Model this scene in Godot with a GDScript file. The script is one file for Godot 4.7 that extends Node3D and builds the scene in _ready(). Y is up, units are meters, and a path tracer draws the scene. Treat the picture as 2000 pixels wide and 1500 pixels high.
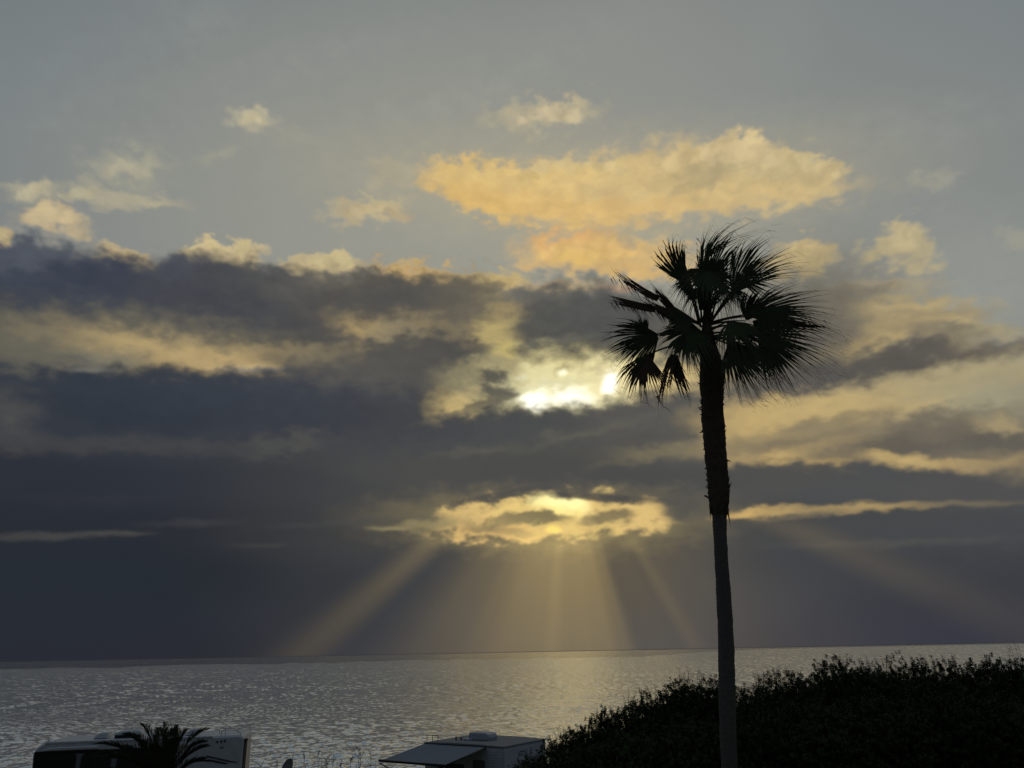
extends Node3D
# A seaside at dusk: sun shafts under a cloud bank, a fan palm, shrubs, two campers. Metres, y up; the eye is at (0, 20, 0), the sea at 0.

# Clouds in the order they lie over one another, far to near: azimuth, elevation, half width, half height (degrees), tilt, sRGB tone, cover, softness, raggedness, brightness.
const CLOUDS := [
	[3.53, 26.34, 33.53, 19.63, -4, 154, 154, 144, 0.75, 0.95, 0.05, 1],
	[2.35, 28.62, 19.45, 11.20, -3, 164, 161, 145, 0.45, 0.95, 0.1, 1],
	[-12.87, 34.37, 15.12, 6.97, 11, 152, 152, 142, 0.3, 0.95, 0.4, 1],
	[-31.52, 38.25, 6.82, 1.69, 38, 128, 136, 138, 0.27, 0.95, 0.6, 1],
	[-16.94, 40.95, 6.84, 1.25, 23, 142, 146, 142, 0.3, 0.95, 0.7, 1],
	[4.36, 42.17, 5.51, 1.31, 14, 146, 148, 143, 0.35, 0.95, 0.7, 1],
	[21.76, 37.97, 2.03, 6.20, -38, 142, 145, 141, 0.35, 0.95, 0.3, 1],
	[32.74, 32.47, 5.53, 1.27, -7, 136, 142, 143, 0.35, 0.95, 0.7, 1],
	[-5.06, 39.31, 4.29, 0.87, 13, 152, 153, 146, 0.35, 0.95, 0.7, 1],
	[12.19, 41.18, 6.23, 7.04, -28, 140, 141, 138, 0.45, 0.9, 0.2, 1],
	[27.81, 34.55, 8.30, 6.74, -38, 122, 130, 134, 0.3, 0.9, 0.3, 1],
	[35.00, 21.57, 4.30, 3.83, -16, 150, 153, 146, 0.6, 0.95, 0.4, 1],
	[-26.38, 41.58, 1.64, 1.23, 7, 140, 145, 141, 0.31, 0.9, 0.8, 1],
	[-35.08, 32.96, 1.61, 1.09, 8, 134, 140, 138, 0.34, 0.9, 0.8, 1],
	[-29.13, 35.55, 2.73, 1.25, 17, 134, 138, 137, 0.24, 0.95, 0.8, 1],
	[-21.81, 36.53, 1.25, 0.65, 12, 190, 181, 150, 0.58, 0.5, 0.8, 1],
	[-21.72, 36.74, 0.72, 0.36, 12, 200, 190, 155, 0.41, 0.56, 0.8, 1],
	[-19.77, 35.99, 1.97, 0.61, -1, 160, 158, 143, 0.34, 0.9, 0.8, 1],
	[-30.03, 31.62, 2.16, 1.22, 16, 166, 163, 142, 0.41, 0.78, 0.8, 1],
	[-30.24, 31.77, 1.43, 0.64, 16, 178, 172, 146, 0.41, 0.67, 0.9, 1],
	[-24.07, 33.67, 1.33, 0.35, 30, 166, 163, 142, 0.41, 0.78, 0.8, 1],
	[-35.89, 28.52, 1.32, 0.58, 23, 178, 170, 142, 0.54, 0.56, 0.9, 1],
	[-35.51, 28.98, 0.60, 0.34, 18, 190, 180, 148, 0.48, 0.56, 0.9, 1],
	[-33.19, 29.38, 1.28, 0.76, 17, 172, 166, 140, 0.51, 0.56, 0.9, 1],
	[-30.00, 29.49, 2.99, 0.52, 11, 183, 173, 143, 0.58, 0.56, 0.8, 1],
	[-27.76, 29.78, 1.09, 0.27, 13, 178, 168, 140, 0.48, 0.56, 0.8, 1],
	[3.21, 38.31, 3.41, 1.02, 1, 176, 168, 142, 0.75, 0.67, 0.9, 1],
	[5.07, 38.66, 1.50, 0.74, -4, 190, 176, 142, 0.7, 0.56, 0.9, 1],
	[1.37, 38.13, 1.44, 0.68, -2, 180, 168, 140, 0.5, 0.67, 0.8, 1],
	[5.97, 35.25, 1.30, 0.50, 10, 172, 165, 142, 0.6, 0.67, 0.8, 1],
	[-10.04, 34.07, 1.51, 0.99, 4, 172, 163, 138, 0.55, 0.67, 0.9, 1],
	[-12.05, 31.54, 2.71, 0.71, 9, 186, 170, 134, 0.77, 0.56, 0.9, 1],
	[-11.43, 31.94, 1.26, 0.57, 5, 198, 182, 138, 0.59, 0.56, 0.9, 1],
	[-9.37, 31.57, 1.02, 0.43, -6, 190, 166, 128, 0.51, 0.67, 0.9, 1],
	[8.23, 33.03, 15.17, 3.22, -4, 186, 174, 140, 0.5, 0.9, 0.4, 1],
	[-4.11, 34.14, 2.93, 1.21, -7, 206, 178, 122, 0.95, 0.45, 0.7, 1],
	[0.76, 33.34, 5.54, 1.65, -10, 216, 183, 118, 0.97, 0.45, 0.6, 1],
	[6.92, 33.06, 7.30, 1.93, -5, 214, 184, 124, 0.97, 0.45, 0.6, 1],
	[13.01, 33.26, 5.28, 2.19, -1, 204, 180, 130, 0.97, 0.45, 0.6, 1],
	[19.13, 33.57, 2.61, 1.79, -2, 200, 180, 136, 0.97, 0.39, 0.7, 1],
	[22.32, 32.17, 3.69, 1.53, -26, 198, 179, 134, 0.97, 0.39, 0.7, 1],
	[25.50, 31.62, 1.35, 0.86, -20, 194, 176, 132, 0.9, 0.45, 0.8, 1],
	[18.17, 31.28, 6.49, 1.12, -8, 208, 182, 128, 0.9, 0.67, 0.6, 1],
	[3.35, 31.82, 6.68, 0.94, -9, 218, 183, 118, 0.85, 0.56, 0.6, 1],
	[-1.91, 32.29, 2.95, 0.73, -20, 216, 180, 112, 0.85, 0.56, 0.7, 1],
	[10.25, 31.48, 5.08, 0.72, -7, 214, 180, 120, 0.7, 0.67, 0.7, 1],
	[4.78, 33.98, 4.76, 0.57, -4, 222, 194, 132, 0.6, 0.78, 0.8, 1],
	[-0.10, 34.32, 3.31, 0.50, -6, 220, 192, 128, 0.6, 0.78, 0.8, 1],
	[17.00, 33.12, 2.71, 1.06, 8, 168, 154, 118, 0.65, 0.78, 0.7, 1],
	[23.75, 31.46, 1.98, 0.60, -22, 176, 160, 122, 0.5, 0.9, 0.7, 1],
	[19.49, 34.54, 1.69, 0.67, -13, 206, 187, 142, 0.7, 0.56, 0.8, 1],
	[7.04, 28.68, 4.82, 1.55, -5, 212, 180, 120, 0.9, 0.56, 0.8, 1],
	[5.38, 29.41, 2.98, 0.81, 1, 222, 170, 108, 0.75, 0.67, 0.8, 1],
	[5.76, 28.46, 3.36, 0.44, -4, 228, 190, 110, 0.7, 0.67, 0.8, 1],
	[11.57, 27.63, 3.28, 1.03, -7, 212, 178, 118, 0.8, 0.56, 0.8, 1],
	[2.11, 28.04, 1.69, 0.41, -2, 210, 176, 118, 0.7, 0.56, 0.8, 1],
	[8.62, 27.23, 3.34, 0.37, -8, 212, 176, 116, 0.7, 0.67, 0.8, 1],
	[10.50, 29.50, 2.56, 0.58, -6, 160, 158, 140, 0.55, 0.78, 0.7, 1],
	[23.28, 26.22, 1.71, 1.18, -12, 204, 182, 130, 0.95, 0.45, 0.6, 1],
	[21.29, 25.94, 1.35, 0.85, -11, 200, 178, 128, 0.7, 0.56, 0.6, 1],
	[29.36, 25.76, 1.97, 0.94, 16, 190, 174, 132, 0.85, 0.5, 0.8, 1],
	[30.78, 24.49, 1.11, 0.96, -37, 186, 171, 132, 0.8, 0.56, 0.8, 1],
	[30.37, 26.53, 1.25, 0.46, -16, 186, 172, 136, 0.7, 0.56, 0.8, 1],
	[32.45, 29.07, 1.30, 0.58, -5, 160, 157, 142, 0.65, 0.67, 0.9, 1],
	[36.59, 23.95, 0.79, 0.69, -18, 160, 157, 142, 0.6, 0.67, 0.8, 1],
	[31.73, 28.13, 1.75, 0.81, -18, 140, 144, 140, 0.4, 0.9, 0.8, 1],
	[-34.24, 26.88, 1.92, 1.09, 2, 150, 146, 136, 0.72, 0.56, 0.8, 1],
	[-34.46, 27.35, 1.32, 0.70, 7, 190, 172, 136, 0.81, 0.39, 0.9, 1],
	[-32.73, 26.99, 1.13, 0.52, -17, 180, 165, 134, 0.68, 0.45, 0.9, 1],
	[-36.92, 25.65, 0.53, 0.68, 17, 196, 174, 128, 0.81, 0.39, 0.8, 1],
	[-29.21, 25.84, 1.56, 0.68, -12, 192, 172, 132, 0.95, 0.39, 0.9, 1],
	[-22.80, 27.14, 2.58, 0.91, 7, 196, 178, 136, 0.97, 0.34, 0.9, 1],
	[-23.03, 27.46, 1.65, 0.49, 10, 206, 188, 142, 0.8, 0.45, 0.9, 1],
	[-15.46, 27.40, 2.93, 0.87, 8, 186, 170, 132, 0.97, 0.34, 0.9, 1],
	[-14.29, 27.95, 1.29, 0.51, 6, 200, 184, 138, 0.8, 0.45, 0.9, 1],
	[-6.18, 26.97, 4.87, 0.90, -3, 206, 174, 116, 0.95, 0.45, 0.8, 1],
	[-1.96, 26.76, 3.02, 0.75, -0, 206, 180, 120, 0.9, 0.45, 0.8, 1],
	[-8.28, 27.38, 2.22, 0.37, -2, 216, 178, 116, 0.7, 0.56, 0.8, 1],
	[3.95, 26.32, 3.39, 0.37, -3, 190, 168, 128, 0.8, 0.56, 0.8, 1],
	[8.73, 25.88, 1.67, 0.26, -5, 192, 158, 130, 0.8, 0.56, 0.7, 1],
	[-35.69, 26.83, 0.31, 0.29, 31, 185, 168, 132, 0.64, 0.5, 0.75, 1],
	[-35.33, 27.03, 0.43, 0.41, 26, 207, 188, 148, 0.64, 0.5, 0.75, 1],
	[-35.18, 27.36, 0.53, 0.51, 26, 189, 172, 135, 0.64, 0.5, 0.75, 1],
	[-34.75, 27.43, 0.71, 0.67, 27, 205, 186, 146, 0.64, 0.5, 0.75, 1],
	[-34.45, 27.53, 0.49, 0.50, 3, 199, 181, 142, 0.64, 0.5, 0.75, 1],
	[-34.15, 27.65, 0.42, 0.40, 27, 198, 180, 142, 0.64, 0.5, 0.75, 1],
	[-33.75, 27.58, 0.51, 0.50, 14, 184, 167, 131, 0.64, 0.5, 0.75, 1],
	[-33.46, 27.49, 0.40, 0.40, 4, 207, 188, 148, 0.64, 0.5, 0.75, 1],
	[-33.11, 27.44, 0.38, 0.36, 27, 193, 175, 138, 0.64, 0.5, 0.75, 1],
	[-33.58, 26.73, 0.17, 0.17, 11, 192, 175, 141, 0.64, 0.5, 0.75, 1],
	[-33.19, 26.82, 0.22, 0.22, -2, 184, 168, 136, 0.64, 0.5, 0.75, 1],
	[-32.92, 26.81, 0.24, 0.23, 22, 181, 165, 134, 0.64, 0.5, 0.75, 1],
	[-32.57, 26.82, 0.26, 0.26, 1, 190, 173, 140, 0.64, 0.5, 0.75, 1],
	[-32.23, 26.70, 0.20, 0.19, 11, 172, 157, 127, 0.64, 0.5, 0.75, 1],
	[-31.89, 26.60, 0.17, 0.16, 29, 179, 164, 132, 0.64, 0.5, 0.75, 1],
	[-30.35, 25.71, 0.27, 0.26, -3, 206, 185, 141, 0.75, 0.5, 0.75, 1],
	[-30.01, 25.85, 0.22, 0.21, 16, 190, 170, 130, 0.75, 0.5, 0.75, 1],
	[-29.72, 26.02, 0.45, 0.42, 23, 199, 178, 136, 0.75, 0.5, 0.75, 1],
	[-29.43, 25.91, 0.36, 0.34, 18, 186, 167, 127, 0.75, 0.5, 0.75, 1],
	[-29.11, 25.93, 0.26, 0.25, 17, 183, 164, 125, 0.75, 0.5, 0.75, 1],
	[-28.59, 25.97, 0.31, 0.29, 22, 184, 166, 126, 0.75, 0.5, 0.75, 1],
	[-28.36, 25.77, 0.23, 0.22, 23, 183, 165, 125, 0.75, 0.5, 0.75, 1],
	[-27.94, 25.54, 0.18, 0.17, 24, 195, 175, 133, 0.75, 0.5, 0.75, 1],
	[-25.13, 26.34, 0.39, 0.36, 11, 209, 191, 145, 0.75, 0.5, 0.75, 1],
	[-24.88, 26.67, 0.39, 0.35, 19, 199, 181, 138, 0.75, 0.5, 0.75, 1],
	[-24.44, 26.97, 0.64, 0.59, 18, 211, 192, 146, 0.75, 0.5, 0.75, 1],
	[-24.11, 26.95, 0.48, 0.43, 22, 193, 176, 134, 0.75, 0.5, 0.75, 1],
	[-23.67, 27.07, 0.44, 0.40, 13, 214, 195, 148, 0.75, 0.5, 0.75, 1],
	[-23.25, 27.24, 0.78, 0.71, 10, 206, 187, 143, 0.75, 0.5, 0.75, 1],
	[-22.85, 27.28, 0.47, 0.44, -4, 193, 176, 134, 0.75, 0.5, 0.75, 1],
	[-22.49, 27.38, 0.56, 0.52, -0, 206, 188, 143, 0.75, 0.5, 0.75, 1],
	[-22.13, 27.46, 0.62, 0.57, -4, 206, 187, 143, 0.75, 0.5, 0.75, 1],
	[-21.65, 27.31, 0.74, 0.68, 4, 189, 173, 131, 0.75, 0.5, 0.75, 1],
	[-21.44, 27.23, 0.38, 0.35, 4, 213, 194, 147, 0.75, 0.5, 0.75, 1],
	[-20.92, 27.24, 0.35, 0.32, 1, 192, 175, 133, 0.75, 0.5, 0.75, 1],
	[-20.65, 27.03, 0.51, 0.45, 24, 194, 176, 134, 0.75, 0.5, 0.75, 1],
	[-16.73, 27.02, 0.43, 0.38, -5, 183, 168, 128, 0.75, 0.5, 0.75, 1],
	[-16.50, 27.23, 0.44, 0.39, 12, 204, 187, 143, 0.75, 0.5, 0.75, 1],
	[-16.06, 27.44, 0.61, 0.53, 21, 201, 184, 141, 0.75, 0.5, 0.75, 1],
	[-15.66, 27.50, 0.38, 0.33, 3, 196, 180, 137, 0.75, 0.5, 0.75, 1],
	[-15.21, 27.67, 0.44, 0.38, 21, 190, 174, 133, 0.75, 0.5, 0.75, 1],
	[-14.98, 27.71, 0.68, 0.60, 10, 202, 186, 142, 0.75, 0.5, 0.75, 1],
	[-14.55, 27.74, 0.65, 0.58, -9, 188, 173, 132, 0.75, 0.5, 0.75, 1],
	[-14.05, 27.64, 0.40, 0.35, 5, 183, 168, 128, 0.75, 0.5, 0.75, 1],
	[-13.62, 27.76, 0.47, 0.42, -6, 203, 186, 142, 0.75, 0.5, 0.75, 1],
	[-13.19, 27.59, 0.35, 0.31, -4, 188, 173, 132, 0.75, 0.5, 0.75, 1],
	[-12.94, 27.50, 0.29, 0.25, 5, 204, 187, 143, 0.75, 0.5, 0.75, 1],
	[-17.82, 26.70, 0.20, 0.17, 22, 185, 166, 128, 0.75, 0.5, 0.75, 1],
	[-17.49, 26.88, 0.25, 0.22, 7, 185, 167, 128, 0.75, 0.5, 0.75, 1],
	[-16.97, 27.08, 0.23, 0.21, -1, 177, 160, 123, 0.75, 0.5, 0.75, 1],
	[-16.56, 27.07, 0.41, 0.36, 12, 187, 168, 130, 0.75, 0.5, 0.75, 1],
	[-16.06, 27.12, 0.35, 0.32, -5, 183, 165, 127, 0.75, 0.5, 0.75, 1],
	[-15.71, 27.05, 0.26, 0.23, -2, 186, 168, 130, 0.75, 0.5, 0.75, 1],
	[-10.07, 26.85, 0.22, 0.19, 14, 216, 182, 120, 0.75, 0.5, 0.75, 1],
	[-9.31, 26.91, 0.35, 0.30, 1, 202, 169, 112, 0.75, 0.5, 0.75, 1],
	[-8.95, 26.98, 0.30, 0.26, -10, 215, 181, 119, 0.75, 0.5, 0.75, 1],
	[-8.33, 27.06, 0.29, 0.25, 17, 216, 181, 120, 0.75, 0.5, 0.75, 1],
	[-7.64, 26.98, 0.26, 0.23, -7, 225, 189, 125, 0.75, 0.5, 0.75, 1],
	[-7.13, 27.03, 0.48, 0.42, -0, 201, 169, 112, 0.75, 0.5, 0.75, 1],
	[-6.46, 27.08, 0.46, 0.40, -3, 219, 184, 122, 0.75, 0.5, 0.75, 1],
	[-5.98, 26.84, 0.37, 0.32, 7, 219, 184, 122, 0.75, 0.5, 0.75, 1],
	[-5.41, 26.72, 0.37, 0.32, -5, 209, 175, 116, 0.75, 0.5, 0.75, 1],
	[-4.90, 26.65, 0.21, 0.19, -14, 203, 171, 113, 0.75, 0.5, 0.75, 1],
	[-5.72, 26.42, 0.30, 0.26, 8, 203, 177, 120, 0.75, 0.5, 0.75, 1],
	[-5.14, 26.62, 0.28, 0.24, -5, 191, 167, 113, 0.75, 0.5, 0.75, 1],
	[-4.30, 26.70, 0.36, 0.31, 11, 202, 176, 119, 0.75, 0.5, 0.75, 1],
	[-3.65, 26.70, 0.27, 0.23, -3, 219, 191, 130, 0.75, 0.5, 0.75, 1],
	[-3.19, 26.89, 0.34, 0.29, -12, 194, 169, 115, 0.75, 0.5, 0.75, 1],
	[-2.57, 26.89, 0.47, 0.41, 6, 214, 187, 126, 0.75, 0.5, 0.75, 1],
	[-1.76, 26.76, 0.47, 0.40, -2, 196, 171, 116, 0.75, 0.5, 0.75, 1],
	[-1.18, 26.81, 0.44, 0.38, 11, 199, 174, 117, 0.75, 0.5, 0.75, 1],
	[-0.63, 26.74, 0.21, 0.18, -15, 200, 175, 118, 0.75, 0.5, 0.75, 1],
	[0.16, 26.46, 0.21, 0.18, -6, 217, 189, 128, 0.75, 0.5, 0.75, 1],
	[16.95, 34.38, 0.75, 0.64, -17, 214, 193, 147, 0.75, 0.5, 0.75, 1],
	[17.45, 34.61, 0.81, 0.68, -21, 205, 185, 141, 0.75, 0.5, 0.75, 1],
	[17.87, 34.57, 0.79, 0.69, -4, 191, 172, 131, 0.75, 0.5, 0.75, 1],
	[18.58, 34.67, 0.80, 0.70, -9, 209, 188, 143, 0.75, 0.5, 0.75, 1],
	[19.10, 34.70, 0.88, 0.73, -26, 190, 171, 130, 0.75, 0.5, 0.75, 1],
	[19.56, 34.44, 0.71, 0.63, -4, 194, 175, 133, 0.75, 0.5, 0.75, 1],
	[20.03, 34.42, 0.94, 0.79, -22, 203, 183, 139, 0.75, 0.5, 0.75, 1],
	[20.53, 34.04, 1.10, 0.98, -9, 209, 189, 144, 0.75, 0.5, 0.75, 1],
	[20.93, 33.95, 0.95, 0.82, -17, 213, 192, 146, 0.75, 0.5, 0.75, 1],
	[21.36, 33.46, 0.86, 0.75, -16, 198, 178, 136, 0.75, 0.5, 0.75, 1],
	[21.70, 33.09, 0.41, 0.35, -18, 207, 187, 142, 0.75, 0.5, 0.75, 1],
	[21.57, 32.95, 0.37, 0.31, -23, 208, 189, 143, 0.75, 0.5, 0.75, 1],
	[22.16, 32.94, 0.63, 0.55, -20, 208, 189, 143, 0.75, 0.5, 0.75, 1],
	[22.72, 33.00, 0.60, 0.55, -1, 198, 180, 136, 0.75, 0.5, 0.75, 1],
	[23.12, 32.92, 0.68, 0.62, -7, 197, 179, 135, 0.75, 0.5, 0.75, 1],
	[23.66, 32.73, 0.51, 0.45, -20, 186, 169, 127, 0.75, 0.5, 0.75, 1],
	[24.16, 32.62, 0.45, 0.42, 1, 211, 192, 145, 0.75, 0.5, 0.75, 1],
	[24.60, 32.48, 0.69, 0.60, -22, 201, 183, 138, 0.75, 0.5, 0.75, 1],
	[24.93, 32.13, 0.36, 0.31, -27, 197, 179, 135, 0.75, 0.5, 0.75, 1],
	[25.40, 31.76, 0.46, 0.41, -18, 206, 187, 142, 0.75, 0.5, 0.75, 1],
	[24.88, 31.48, 0.24, 0.21, -26, 193, 175, 132, 0.75, 0.5, 0.75, 1],
	[25.25, 31.63, 0.36, 0.33, -13, 201, 182, 137, 0.75, 0.5, 0.75, 1],
	[25.65, 31.60, 0.36, 0.34, -8, 182, 165, 124, 0.75, 0.5, 0.75, 1],
	[25.97, 31.54, 0.53, 0.49, -10, 193, 175, 132, 0.75, 0.5, 0.75, 1],
	[26.32, 31.52, 0.44, 0.41, -8, 189, 171, 129, 0.75, 0.5, 0.75, 1],
	[26.53, 31.10, 0.27, 0.26, -2, 207, 188, 141, 0.75, 0.5, 0.75, 1],
	[12.85, 34.20, 0.53, 0.44, -21, 190, 169, 125, 0.75, 0.5, 0.75, 1],
	[13.60, 34.36, 0.56, 0.48, -4, 210, 187, 139, 0.75, 0.5, 0.75, 1],
	[14.15, 34.40, 0.56, 0.47, -19, 213, 190, 141, 0.75, 0.5, 0.75, 1],
	[14.79, 34.29, 0.45, 0.39, -14, 213, 189, 140, 0.75, 0.5, 0.75, 1],
	[15.54, 34.22, 0.71, 0.60, -16, 188, 167, 124, 0.75, 0.5, 0.75, 1],
	[15.96, 34.01, 0.35, 0.31, 4, 207, 184, 136, 0.75, 0.5, 0.75, 1],
	[16.71, 33.58, 0.35, 0.30, -6, 195, 173, 128, 0.75, 0.5, 0.75, 1],
	[1.53, 34.60, 0.41, 0.34, -15, 196, 175, 127, 0.75, 0.5, 0.75, 1],
	[2.41, 34.74, 0.43, 0.36, -8, 219, 196, 142, 0.75, 0.5, 0.75, 1],
	[3.34, 34.96, 0.48, 0.41, 7, 215, 192, 140, 0.75, 0.5, 0.75, 1],
	[4.37, 34.95, 0.47, 0.39, -11, 207, 185, 134, 0.75, 0.5, 0.75, 1],
	[5.15, 34.99, 0.59, 0.50, 4, 213, 190, 138, 0.75, 0.5, 0.75, 1],
	[6.09, 34.83, 0.41, 0.35, -0, 208, 185, 135, 0.75, 0.5, 0.75, 1],
	[7.20, 34.81, 0.43, 0.36, -1, 212, 189, 137, 0.75, 0.5, 0.75, 1],
	[7.84, 34.69, 0.57, 0.47, -15, 197, 176, 128, 0.75, 0.5, 0.75, 1],
	[8.86, 34.52, 0.43, 0.37, -0, 218, 195, 142, 0.75, 0.5, 0.75, 1],
	[9.63, 34.23, 0.35, 0.30, -5, 202, 181, 131, 0.75, 0.5, 0.75, 1],
	[-5.23, 34.24, 0.29, 0.25, -6, 210, 182, 123, 0.75, 0.5, 0.75, 1],
	[-4.32, 34.37, 0.45, 0.38, -0, 209, 181, 122, 0.75, 0.5, 0.75, 1],
	[-3.16, 34.45, 0.56, 0.47, 10, 211, 183, 123, 0.75, 0.5, 0.75, 1],
	[-2.34, 34.49, 0.52, 0.44, 14, 214, 186, 125, 0.75, 0.5, 0.75, 1],
	[-1.53, 34.65, 0.48, 0.40, 9, 220, 191, 129, 0.75, 0.5, 0.75, 1],
	[-0.56, 34.50, 0.42, 0.35, 9, 210, 182, 122, 0.75, 0.5, 0.75, 1],
	[0.43, 34.35, 0.41, 0.35, -14, 217, 188, 127, 0.75, 0.5, 0.75, 1],
	[1.35, 34.30, 0.34, 0.29, 2, 207, 179, 121, 0.75, 0.5, 0.75, 1],
	[2.25, 34.20, 0.39, 0.33, -13, 203, 176, 118, 0.75, 0.5, 0.75, 1],
	[1.37, 38.16, 0.36, 0.30, -5, 200, 185, 151, 0.75, 0.5, 0.75, 1],
	[2.19, 38.43, 0.31, 0.25, -15, 196, 181, 148, 0.75, 0.5, 0.75, 1],
	[2.71, 38.49, 0.56, 0.47, 10, 190, 176, 144, 0.75, 0.5, 0.75, 1],
	[3.22, 38.50, 0.51, 0.42, 3, 197, 182, 149, 0.75, 0.5, 0.75, 1],
	[4.02, 38.53, 0.59, 0.48, -1, 200, 185, 151, 0.75, 0.5, 0.75, 1],
	[4.60, 38.36, 0.36, 0.30, 8, 188, 174, 142, 0.75, 0.5, 0.75, 1],
	[5.08, 38.25, 0.46, 0.38, 2, 176, 163, 133, 0.75, 0.5, 0.75, 1],
	[5.80, 38.23, 0.51, 0.42, -17, 199, 185, 151, 0.75, 0.5, 0.75, 1],
	[6.17, 38.08, 0.42, 0.35, 1, 201, 186, 151, 0.75, 0.5, 0.75, 1],
	[-22.70, 36.18, 0.23, 0.20, 8, 193, 182, 148, 0.51, 0.5, 0.75, 1],
	[-22.25, 36.39, 0.32, 0.27, 25, 196, 184, 150, 0.51, 0.5, 0.75, 1],
	[-22.01, 36.49, 0.32, 0.27, 18, 185, 174, 142, 0.51, 0.5, 0.75, 1],
	[-21.55, 36.70, 0.29, 0.26, 8, 189, 178, 145, 0.51, 0.5, 0.75, 1],
	[-21.26, 36.55, 0.22, 0.19, 11, 208, 195, 159, 0.51, 0.5, 0.75, 1],
	[-20.83, 36.48, 0.22, 0.19, 11, 190, 178, 145, 0.51, 0.5, 0.75, 1],
	[-13.72, 31.26, 0.24, 0.21, 7, 185, 167, 131, 0.64, 0.5, 0.75, 1],
	[-13.19, 31.35, 0.33, 0.28, 15, 193, 175, 136, 0.64, 0.5, 0.75, 1],
	[-12.60, 31.41, 0.44, 0.38, 7, 196, 178, 139, 0.64, 0.5, 0.75, 1],
	[-12.17, 31.63, 0.33, 0.28, 11, 186, 169, 132, 0.64, 0.5, 0.75, 1],
	[-11.62, 31.66, 0.30, 0.26, 0, 191, 173, 135, 0.64, 0.5, 0.75, 1],
	[-10.93, 31.67, 0.30, 0.26, -5, 201, 182, 142, 0.64, 0.5, 0.75, 1],
	[-10.32, 31.69, 0.25, 0.21, 19, 181, 164, 128, 0.64, 0.5, 0.75, 1],
	[-9.83, 31.47, 0.30, 0.25, 12, 178, 161, 126, 0.64, 0.5, 0.75, 1],
	[-34.17, 28.75, 0.20, 0.19, 19, 189, 181, 151, 0.51, 0.5, 0.75, 1],
	[-33.90, 28.88, 0.35, 0.32, 30, 172, 165, 137, 0.51, 0.5, 0.75, 1],
	[-33.41, 29.17, 0.24, 0.24, 9, 165, 158, 132, 0.51, 0.5, 0.75, 1],
	[-33.20, 29.28, 0.36, 0.36, 10, 189, 181, 151, 0.51, 0.5, 0.75, 1],
	[-32.75, 29.32, 0.24, 0.23, 17, 174, 166, 139, 0.51, 0.5, 0.75, 1],
	[-32.39, 29.35, 0.40, 0.36, 29, 176, 168, 140, 0.51, 0.5, 0.75, 1],
	[-32.15, 29.27, 0.23, 0.21, 28, 170, 163, 136, 0.51, 0.5, 0.75, 1],
	[-36.60, 28.08, 0.18, 0.18, 24, 188, 177, 148, 0.51, 0.5, 0.75, 1],
	[-36.35, 28.29, 0.28, 0.26, 31, 191, 181, 151, 0.51, 0.5, 0.75, 1],
	[-35.92, 28.50, 0.34, 0.34, 11, 191, 181, 151, 0.51, 0.5, 0.75, 1],
	[-35.59, 28.64, 0.26, 0.26, 14, 187, 177, 148, 0.51, 0.5, 0.75, 1],
	[-35.34, 28.74, 0.30, 0.31, 4, 176, 166, 139, 0.51, 0.5, 0.75, 1],
	[-34.97, 28.67, 0.21, 0.20, 18, 186, 176, 147, 0.51, 0.5, 0.75, 1],
	[-31.32, 31.05, 0.35, 0.34, 5, 170, 164, 141, 0.51, 0.5, 0.75, 1],
	[-31.02, 31.26, 0.28, 0.27, 7, 182, 176, 151, 0.51, 0.5, 0.75, 1],
	[-30.61, 31.59, 0.42, 0.38, 20, 179, 173, 148, 0.51, 0.5, 0.75, 1],
	[-30.13, 31.64, 0.36, 0.36, 0, 179, 173, 148, 0.51, 0.5, 0.75, 1],
	[-29.62, 31.67, 0.49, 0.47, 8, 181, 174, 149, 0.51, 0.5, 0.75, 1],
	[-29.23, 31.67, 0.34, 0.32, 2, 174, 168, 144, 0.51, 0.5, 0.75, 1],
	[-28.89, 31.59, 0.35, 0.31, 25, 178, 171, 147, 0.51, 0.5, 0.75, 1],
	[22.04, 26.40, 0.46, 0.41, -23, 196, 175, 127, 0.75, 0.5, 0.75, 1],
	[22.61, 26.59, 0.46, 0.43, -1, 192, 172, 125, 0.75, 0.5, 0.75, 1],
	[22.96, 26.79, 0.70, 0.66, 2, 215, 192, 140, 0.75, 0.5, 0.75, 1],
	[23.35, 26.73, 0.46, 0.42, -3, 204, 182, 132, 0.75, 0.5, 0.75, 1],
	[23.69, 26.76, 0.73, 0.69, 3, 193, 172, 125, 0.75, 0.5, 0.75, 1],
	[23.95, 26.66, 0.48, 0.44, -12, 214, 191, 139, 0.75, 0.5, 0.75, 1],
	[24.32, 26.27, 0.47, 0.42, -25, 208, 185, 135, 0.75, 0.5, 0.75, 1],
	[24.54, 26.08, 0.36, 0.34, 0, 209, 187, 136, 0.75, 0.5, 0.75, 1],
	[28.77, 25.95, 0.41, 0.40, -11, 183, 170, 132, 0.75, 0.5, 0.75, 1],
	[29.21, 26.16, 0.34, 0.33, -1, 181, 167, 131, 0.75, 0.5, 0.75, 1],
	[29.70, 26.09, 0.59, 0.55, -23, 191, 177, 138, 0.75, 0.5, 0.75, 1],
	[30.04, 26.08, 0.62, 0.57, -29, 193, 178, 139, 0.75, 0.5, 0.75, 1],
	[30.42, 26.06, 0.39, 0.36, -27, 178, 165, 129, 0.75, 0.5, 0.75, 1],
	[30.84, 25.86, 0.47, 0.46, -7, 197, 182, 142, 0.75, 0.5, 0.75, 1],
	[31.16, 25.67, 0.45, 0.43, -18, 181, 168, 131, 0.75, 0.5, 0.75, 1],
	[31.67, 25.25, 0.39, 0.39, -4, 182, 168, 131, 0.75, 0.5, 0.75, 1],
	[3.11, 28.67, 0.53, 0.45, 1, 229, 190, 125, 0.75, 0.5, 0.75, 1],
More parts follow.
